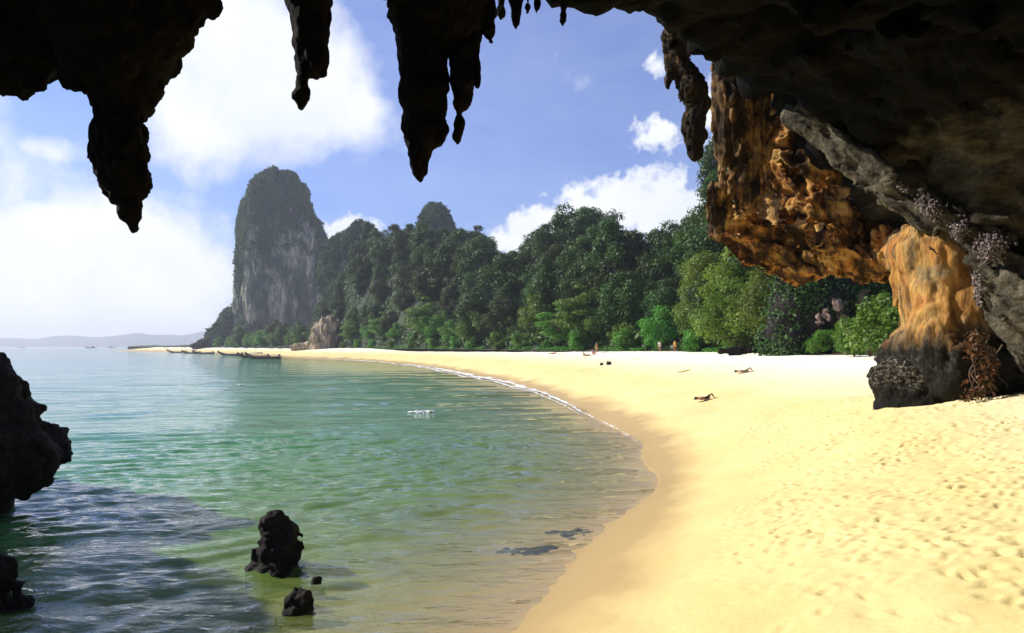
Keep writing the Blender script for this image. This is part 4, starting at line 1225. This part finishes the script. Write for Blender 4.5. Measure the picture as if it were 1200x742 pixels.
def cliff_depth(px, py):
    me = [o for o in COL.objects if o.name == 'cliff_wall'][0]
    V = np.empty(len(me.data.vertices) * 3, np.float32); me.data.vertices.foreach_get('co', V)
    V = V.reshape(-1, 3) + np.array(me.location)
    d = np.hypot(600 + V[:, 0] / V[:, 1] * F - px, HZ - (V[:, 2] - CH) / V[:, 1] * F - py)
    return float(V[d < 6][:, 1].min())
def clothe(o, n, size, mat, seed, thr=0.0):
    me = o.data
    V = np.empty(len(me.vertices) * 3, np.float32); me.vertices.foreach_get('co', V); V = V.reshape(-1, 3).astype(float)
    Nn = np.empty(len(me.vertices) * 3, np.float32); me.vertices.foreach_get('normal', Nn); Nn = Nn.reshape(-1, 3).astype(float)
    rng = np.random.default_rng(seed)
    pr = np.clip(fbm(V * .35, 3, seed) - thr, 0, 1) * (Nn[:, 1] < 0.3)
    idx = rng.choice(len(V), n, p=pr / pr.sum())
    C = V[idx] + Nn[idx] * rng.uniform(0, .7, n)[:, None] + rng.normal(0, .15, (n, 3))
    nn = Nn[idx]; nn[:, 2] += .6
    LV, LQ = leaf_cloud(C, nn, size, rng, .55, .8)
    add('foliage', make_mesh('cliff_foliage', LV, LQ, M[mat], smooth=False, attrs={'v': np.repeat(rng.uniform(0, 1, n), 4)}), o)
clothe([o for o in COL.objects if o.name == 'cliff_wall'][0], 17000, 0.36, 'leaf_dark', 4, -0.7)
for k, (x, y, r) in enumerate([(968, 366, 4), (979, 355, 3.5), (986, 368, 4), (960, 372, 3), (990, 358, 3)]):
    outcrop('cliff_block', 'pinkish block jutting from the shaded cliff behind the arch', [(x, y, r), (x + 2, y + 5, r)], cliff_depth(x, y) - 0.1, 0.1, 'pink', 80 + k, namp=(.25, .15), nscale=(.9, 2.5), rid=.2, fine=.05, fscale=5)['group'] = 'pinkish blocks on the shaded cliff'
outcrop('pale_boulder', 'pale rounded boulder under the pinkish cliff blocks', [(997, 391, 6), (999, 398, 6)], 67.0, 0.08, 'outcrop', 90, namp=(.15, .08), nscale=(1.2, 3), rid=.1, fine=.03, fscale=6)
outcrop('cliff_pillar', 'pale leaning rock pillar in the dark behind the arch', [(1010, 345, 6), (1016, 370, 7), (1024, 400, 8)], cliff_depth(1016, 370) - 0.2, 0.12, 'outcrop', 91, namp=(.3, .15), nscale=(.8, 2), rid=.2, fine=.05, fscale=4)

# ------------------------------------------------------------------ boats
M['hull'] = simple('dark_boat_wood', (0.035, 0.026, 0.02), 0.5)
M['hull_in'] = simple('boat_deck_wood', (0.16, 0.10, 0.06), 0.7)
M['canopy'] = simple('boat_canopy_cloth', (0.30, 0.32, 0.34), 0.8)
M['scarf'] = simple('prow_ribbon', (0.5, 0.08, 0.10), 0.8)
M['metal'] = simple('engine_metal', (0.08, 0.08, 0.08), 0.4)
M['white'] = simple('white_paint', (0.75, 0.75, 0.73), 0.5)
def box(x0, x1, y0, y1, z0, z1):
    V = [(x, y, z) for x in (x0, x1) for y in (y0, y1) for z in (z0, z1)]
    Fs = [(0, 1, 3, 2), (4, 6, 7, 5), (0, 4, 5, 1), (2, 3, 7, 6), (0, 2, 6, 4), (1, 5, 7, 3)]
    return V, Fs
def boat_meshes():
    n = 25
    V, Fs = [], []
    for i in range(n):
        s = i / (n - 1)
        x = -6 + 12 * s
        w = 0.95 * (1 - abs(2 * s - 0.85) ** 2.6 * 0.55) * (1 if s < .8 else max(0.08, 1 - ((s - .8) / .2) ** 1.6))
        sheer = 0.62 + 0.25 * (1 - s) ** 2 + 1.75 * max(0, (s - 0.55) / 0.45) ** 2.4
        keel = -0.25 + 1.7 * max(0, (s - 0.68) / 0.32) ** 2.0
        for (a, b) in ((-1, 1), (-.85, .45), (-.45, .08), (0, 0), (.45, .08), (.85, .45), (1, 1), (.9, .98), (.75, .5), (.35, .18), (-.35, .18), (-.75, .5), (-.9, .98)):
            V.append((x, a * w, keel + (sheer - keel) * b))
    k = 13
    for i in range(n - 1):
        for q in range(k):
            Fs.append((i * k + q, i * k + (q + 1) % k, (i + 1) * k + (q + 1) % k, (i + 1) * k + q))
    hull = make_mesh('hull', V, Fs, M['hull'])
    rv, rf = [], []
    for i in range(9):
        a = -1 + 2 * i / 8
        for x in (-3.4, 1.6):
            rv.append((x, a * 0.95, 2.05 - 0.28 * a * a)); rv.append((x, a * 0.95, 2.0 - 0.28 * a * a))
    for i in range(8):
        o = i * 4
        rf += [(o, o + 2, o + 6, o + 4), (o + 1, o + 5, o + 7, o + 3), (o, o + 4, o + 5, o + 1), (o + 2, o + 3, o + 7, o + 6)]
    roof = make_mesh('canopy', rv, rf, M['canopy'])
    post = make_mesh('post', *[np.array(q) for q in tube([(0, 0, .5), (0, 0, 1.85)], [.035, .03], 6)], M['hull_in'])
    bench = make_mesh('bench', *[np.array(q) for q in box(-.18, .18, -.85, .85, .42, .47)], M['hull_in'])
    eng = make_mesh('engine', *join_tubes([box(-5.7, -5.0, -.25, .25, .95, 1.45), box(-5.45, -5.25, -.12, .12, .6, .95), tube([(-5.6, 0, 1.1), (-8.2, 0, -.2)], [.05, .04], 6), tube([(-5.0, 0, 1.3), (-3.9, .1, 1.35)], [.03, .03], 6)]), M['metal'])
    rib = make_mesh('prow_ribbon', *[np.array(q) for q in tube([(5.55, 0, 1.55), (5.6, 0, 1.75), (5.72, 0, 2.05)], [.16, .2, .17], 8)], M['scarf'])
    return hull, roof, post, bench, eng, rib
BO = boat_meshes()
def longtail(px, py, rz, s, label, canopy=True):
    D = CH * F / (py - HZ)
    t = empty('longtail_boat', label, 'boat', ((px - 600) / F * D, D, 0.0), 'longtail boats moored along the beach', rz, s)
    hl = add('hull', BO[0], t)
    if canopy:
        add('canopy', BO[1], t)
        for x in (-3.2, -0.9, 1.4):
            for y in (-.85, .85): add('post', BO[2], t, (x, y, 0))
    for x in (-2.4, -.6, 1.2, 2.8): add('bench', BO[3], t, (x, 0, 0))
    add('engine', BO[4], t); add('prow_ribbon', BO[5], hl)
longtail(308, 420.6, math.radians(172), 1.12, 'dark longtail boat moored off the sand below the tan rock face', False)
longtail(297, 419.4, math.radians(188), 1.0, 'dark longtail boat lying just behind another, canopy raised')
longtail(270, 416.6, math.radians(176), 1.05, 'longtail boat moored second along the far beach', False)
longtail(238, 414.6, math.radians(184), 1.05, 'longtail boat moored under the tower grove', False)
longtail(224, 414.2, math.radians(178), 1.0, 'longtail boat with canopy moored among the far boats')
longtail(207, 413.4, math.radians(182), 1.1, 'longtail boat moored last towards the sand tip', False)
def fishing_boat(px, D, s, label):
    t = empty('fishing_boat', label, 'boat', ((px - 600) / F * D, D, 0.0), 'boats far out under the distant hills', math.radians(random.choice((0, 180)) + random.uniform(-15, 15)), s)
    add('hull', BO[0], t)
    add('cabin', FB[0], t); add('mast', FB[1], t)
FB = (make_mesh('cabin', *join_tubes([box(-3.4, -0.4, -.7, .7, .7, 2.3), box(-3.6, -.2, -.8, .8, 2.3, 2.42)]), M['white']),
      make_mesh('mast', *join_tubes([tube([(.6, 0, .5), (.6, 0, 4.2)], [.07, .05], 6), tube([(.6, 0, 3.2), (3.2, 0, 2.2)], [.04, .03], 5)]), M['metal']))
for px, D, s, lab in ((25, 1900, 1.2, 'tiny boat alone on the open sea under the distant hills'), (106, 1700, 2.0, 'largest of the boats far out under the distant hills'), (131, 1900, 1.6, 'small far boat next to the largest far boat'), (153, 1800, 1.5, 'small far boat nearest the sand tip')):
    fishing_boat(px, D, s, lab)

# ------------------------------------------------------------------ people
M['skin'] = simple('sunned_skin', (0.42, 0.22, 0.13), 0.5, 0.1)
M['skin2'] = simple('fair_skin', (0.55, 0.33, 0.22), 0.5, 0.1)
M['hair'] = simple('dark_hair', (0.02, 0.013, 0.009), 0.6)
M['hair2'] = simple('brown_hair', (0.12, 0.06, 0.025), 0.6)
CL = {'red': (0.55, 0.06, 0.04), 'white': (0.75, 0.74, 0.70), 'yellow': (0.68, 0.42, 0.06), 'black': (0.02, 0.02, 0.022), 'blue': (0.06, 0.12, 0.30), 'orange': (0.65, 0.22, 0.05), 'pink': (0.65, 0.30, 0.30), 'green': (0.20, 0.22, 0.10), 'grey': (0.25, 0.25, 0.25)}
for k, v in CL.items(): M['cloth_' + k] = simple('cloth_' + k, v, 0.8)
def pose(kind):
    """joint positions: pelvis, chest, neck, head, then arms and legs (left, right)"""
    if kind == 'stand':
        return dict(pel=(0, 0, .93), ab=(0, -.01, 1.12), chest=(0, 0, 1.30), neck=(0, .0, 1.47), head=(0, -.03, 1.60), top=(0, -.02, 1.70),
            sh=[(-.17, 0, 1.40), (.17, 0, 1.40)], el=[(-.24, .03, 1.12), (.25, -.02, 1.13)], wr=[(-.26, -.06, .88), (.22, -.16, .94)],
            hip=[(-.09, 0, .90), (.09, 0, .90)], kn=[(-.10, -.03, .49), (.12, .04, .49)], an=[(-.11, .02, .09), (.13, .10, .09)], toe=[(-.13, -.15, .04), (.16, -.06, .04)])
    if kind == 'sit':
        return dict(pel=(0, 0, .12), ab=(0, .06, .30), chest=(0, .10, .48), neck=(0, .08, .66), head=(0, .04, .79), top=(0, .05, .88),
            sh=[(-.17, .10, .58), (.17, .10, .58)], el=[(-.24, -.04, .38), (.24, -.04, .38)], wr=[(-.12, -.26, .42), (.12, -.26, .42)],
            hip=[(-.09, -.02, .11), (.09, -.02, .11)], kn=[(-.13, -.36, .48), (.13, -.38, .46)], an=[(-.12, -.62, .10), (.13, -.66, .09)], toe=[(-.13, -.82, .05), (.15, -.86, .05)])
    if kind == 'lie':
        return dict(pel=(0, 0, .13), ab=(0, .2, .12), chest=(0, .38, .13), neck=(0, .55, .14), head=(0, .68, .14), top=(0, .78, .14),
            sh=[(-.17, .47, .12), (.17, .47, .12)], el=[(-.30, .24, .07), (.32, .30, .07)], wr=[(-.34, .0, .07), (.24, .52, .07)],
            hip=[(-.09, -.03, .12), (.09, -.03, .12)], kn=[(-.12, -.42, .40), (.13, -.46, .10)], an=[(-.12, -.66, .09), (.15, -.88, .08)], toe=[(-.13, -.84, .06), (.18, -.97, .16)])
    if kind == 'prop':   # on the back, propped on the elbows
        return dict(pel=(0, 0, .12), ab=(0, .17, .20), chest=(0, .32, .32), neck=(0, .42, .48), head=(0, .45, .61), top=(0, .47, .70),
            sh=[(-.17, .40, .40), (.17, .40, .40)], el=[(-.22, .50, .08), (.22, .50, .08)], wr=[(-.2, .25, .06), (.2, .25, .06)],
            hip=[(-.09, -.03, .11), (.09, -.03, .11)], kn=[(-.10, -.46, .16), (.12, -.42, .38)], an=[(-.10, -.88, .08), (.13, -.68, .09)], toe=[(-.12, -.98, .16), (.14, -.86, .05)])
BODY = {}
def body_mesh(kind):
    if kind in BODY: return BODY[kind]
    J = pose(kind)
    vs, es, rs = [], [], []
    def av(p, r):
        vs.append(p); rs.append(r); return len(vs) - 1
    pel = av(J['pel'], .13); ab = av(J['ab'], .115); ch = av(J['chest'], .135); nk = av(J['neck'], .055); hd = av(J['head'], .10); tp = av(J['top'], .07)
    es += [(pel, ab), (ab, ch), (ch, nk), (nk, hd), (hd, tp)]
    for s in (0, 1):
        sh = av(J['sh'][s], .06); el = av(J['el'][s], .042); wr = av(J['wr'][s], .030)
        es += [(ch, sh), (sh, el), (el, wr)]
        d = Vector(J['wr'][s]) - Vector(J['el'][s]); d.normalize()
        pm = Vector(J['wr'][s]) + d * .07
        p_ = av(tuple(pm), .034); es.append((wr, p_))
        side = d.cross(Vector((0.2, 0.3, 1))).normalized()
        for q, (o, ln) in enumerate(((-.03, .065), (-.011, .08), (.010, .075), (.03, .06))):
            a = av(tuple(pm + d * .035 + side * o), .011); b = av(tuple(pm + d * (.035 + ln) + side * o * 1.25 + Vector((0, 0, -.008))), .008)
            es += [(p_, a), (a, b)]
        th = av(tuple(Vector(J['wr'][s]) + d * .065 + side * .06), .010); es.append((p_, th))
        hp = av(J['hip'][s], .085); kn = av(J['kn'][s], .058); an = av(J['an'][s], .038); to = av(J['toe'][s], .032)
        es += [(pel, hp), (hp, kn), (kn, an), (an, to)]
    me = bpy.data.meshes.new('tmp'); me.from_pydata([tuple(v) for v in vs], es, [])
    o = bpy.data.objects.new('tmp', me); COL.objects.link(o)
    md = o.modifiers.new('s', 'SKIN'); md.use_smooth_shade = True
    for i, r in enumerate(rs): me.skin_vertices[0].data[i].radius = (r, r)
    me.skin_vertices[0].data[0].use_root = True
    ms = o.modifiers.new('u', 'SUBSURF'); ms.levels = 1; ms.render_levels = 1
    dg = bpy.context.evaluated_depsgraph_get()
    ev = bpy.data.meshes.new_from_object(o.evaluated_get(dg))
    bpy.data.objects.remove(o)
    for p in ev.polygons: p.use_smooth = True
    V = np.array([v.co[:] for v in ev.vertices]); polys = [tuple(p.vertices) for p in ev.polygons]
    nr = np.array([v.normal[:] for v in ev.vertices])
    def patch(name, test, off):
        keep = [p for p in polys if all(test(V[i]) for i in p)]
        ids = sorted({i for p in keep for i in p}); mp = {i: k for k, i in enumerate(ids)}
        m = bpy.data.meshes.new(name)
        m.from_pydata([tuple(V[i] + nr[i] * off) for i in ids], [], [tuple(mp[i] for i in p) for p in keep])
        for p in m.polygons: p.use_smooth = True
        return m
    near = lambda pts, r: (lambda v: min(np.linalg.norm(v - np.array(p)) for p in pts) < r)
    hipm = [J['pel'], J['hip'][0], J['hip'][1]] + [tuple((Vector(J['hip'][s]) * .7 + Vector(J['kn'][s]) * .3)) for s in (0, 1)]
    shorts = patch('shorts', near(hipm, .155), .012)
    shirt = patch('shirt', near([J['ab'], J['chest'], J['sh'][0], J['sh'][1], J['pel']], .19), .014)
    bra = patch('top', near([J['chest']], .155), .010)
    h0, h1 = Vector(J['head']), Vector(J['top'])
    up = (h1 - h0).normalized()
    hair = patch('hair', lambda v: np.linalg.norm(v - np.array(h0)) < .2 and (Vector(v) - h0).dot(up) > (0.015 if (Vector(v) - h0).y < -.02 else -.05), .016)
    BODY[kind] = (ev, shorts, shirt, bra, hair)
    return BODY[kind]
def ground_hit(px, py):
    Ds = np.linspace(12, 260, 6000)
    XY = np.column_stack([(px - 600) / F * Ds, Ds])
    z = CH - (py - HZ) / F * Ds
    g = sand_z(XY)
    k = int(np.argmax(g >= z))
    return XY[k, 0], XY[k, 1], g[k]
def person(kind, px, py, rz, label, bottom='black', top=None, shirt=None, skin='skin', hair='hair', s=1.0, dz=0.0):
    x, y, z = ground_hit(px, py)
    ev, sh, st, br, hr = body_mesh(kind)
    t = empty('person', label, 'person', (x, y, z - 0.015 + dz), 'people on the beach', math.radians(rz), s)
    def c(name, me, mat):
        o = add(name, me, t)
        if not me.materials: me.materials.append(M[mat])
        o.material_slots[0].link = 'OBJECT'; o.material_slots[0].material = M[mat]
        return o
    c('body', ev, skin); c('swimwear', sh, 'cloth_' + bottom); c('hair', hr, hair)
    if shirt: c('shirt', st, 'cloth_' + shirt)
    elif top: c('bikini_top', br, 'cloth_' + top)
    return t
tw_v, tw_q = sheet(np.linspace(-.45, .45, 10), np.linspace(-.95, .95, 20))
def towel(px, py, rz, col, label, s=1.0):
    x, y, z = ground_hit(px, py)
    c_, s_ = math.cos(math.radians(rz)), math.sin(math.radians(rz))
    w = tw_v * s
    W = np.column_stack([x + w[:, 0] * c_ - w[:, 1] * s_, y + w[:, 0] * s_ + w[:, 1] * c_])
    zz = sand_z(W) + 0.035 + 0.012 * fbm(np.column_stack([W * 3, W[:, :1] * 0]), 2, 4)
    V = np.column_stack([W, zz]); V2 = V.copy(); V2[:, 2] -= .02
    n = len(V)
    Q = np.concatenate([tw_q, (tw_q + n)[:, ::-1]])
    me = make_mesh('beach_towel', np.concatenate([V, V2]) - [x, y, z], Q, M['cloth_' + col])
    add('beach_towel', me, loc=(x, y, z), label=label, category='towel', group='beach towels')
def bag(px, py, r, label, col):
    x, y, z = ground_hit(px, py)
    bm = bmesh.new()
    bmesh.ops.create_cube(bm, size=1.0)
    bmesh.ops.subdivide_edges(bm, edges=bm.edges[:], cuts=3, use_grid_fill=True)
    for v in bm.verts:
        k = v.co.z + 0.5
        v.co.x *= 1.5 * (1 - .35 * k * k) * r; v.co.y *= .8 * (1 - .45 * k * k) * r
        v.co.z = (k * (1 - .15 * math.cos(v.co.x * 4 / r))) * r
    bmesh.ops.smooth_vert(bm, verts=bm.verts[:], factor=.5, use_axis_x=True, use_axis_y=True, use_axis_z=True)
    me = bpy.data.meshes.new('bag_body'); bm.to_mesh(me); bm.free(); me.materials.append(M['cloth_' + col])
    for p in me.polygons: p.use_smooth = True
    t = empty('beach_bag', label, 'bag', (x, y, z - .01), 'bags left on the sand')
    add('bag_body', me, t)
    for s in (-1, 1):
        pts = [(.45 * r * math.cos(a), s * .1 * r, .8 * r + .4 * r * math.sin(a)) for a in np.linspace(math.pi, 0, 8)]
        add('handle', make_mesh('handle', *[np.array(q) for q in tube(pts, [.03 * r + .005] * 8, 5)], M['cloth_' + col]), t)

person('lie', 826, 469, 118, 'sunbather lying alone on bare sand, one knee raised, near the pillar side', 'black', skin='skin', hair='hair')
person('lie', 872, 437, 105, 'sunbather lying on the sand up the beach from the lone knee-raised one', 'green', top='black', skin='skin2')
person('lie', 648, 415, 85, 'sunbather lying in red swimwear at the back of the beach', 'red', top='red')
towel(661, 415, 85, 'grey', 'grey towel spread beside the sunbather in red')
person('sit', 695, 416, 40, 'person in pink sitting on a towel near the standing person', 'pink', shirt='pink', hair='hair2')
person('prop', 687, 417.5, 80, 'sunbather propped on elbows beside the person in pink', 'orange', top='orange', hair='hair2')
person('stand', 699, 413.5, 20, 'person standing in yellow swimwear among the sunbathers', 'yellow', top='yellow', skin='skin', hair='hair2')
towel(711, 413, 90, 'green', 'dull green towel behind the standing person')
bag(705, 428, .30, 'flat black bag on the open sand', 'black')
bag(713.5, 427.5, .42, 'tall black bag on the open sand', 'black')
person('stand', 773, 412.5, 0, 'person in a white shirt standing at the tree line', 'red', shirt='white')
person('stand', 791, 412.3, -20, 'person in a yellow shirt standing at the tree line', 'red', shirt='yellow', hair='hair2')
towel(748, 420, 95, 'yellow', 'small yellow towel on the sand between the bags and the tree line', .7)
towel(802, 435, 95, 'yellow', 'faded yellow towel on open sand', .6)
person('lie', 984, 416, 80, 'sunbather lying in red swimwear before the rock arch', 'red', top='red')
person('prop', 997, 416, 95, 'sunbather in orange propped up before the rock arch', 'orange', top='orange')
person('sit', 1019, 417.5, 20, 'person sitting on the sand by the bush under the arch', 'red', top=None)
person('lie', 655, 411, 95, 'sunbather lying in orange swimwear close under the trees', 'orange')

# ------------------------------------------------------------------ sea air
def haze():
    V, Fs = box(-8100, 1600, -80, 8100, -5, 185)
    m, N = new_mat('sea_haze')
    vol = N.n('ShaderNodeVolumePrincipled', {'Color': (0.80, 0.86, 1.0, 1), 'Density': 0.00019, 'Anisotropy': 0.25})
    N.n('ShaderNodeOutputMaterial', {'Volume': vol.outputs[0]})
    add('haze', make_mesh('haze', np.array(V), np.array(Fs), m, smooth=False), kind='stuff')
haze()
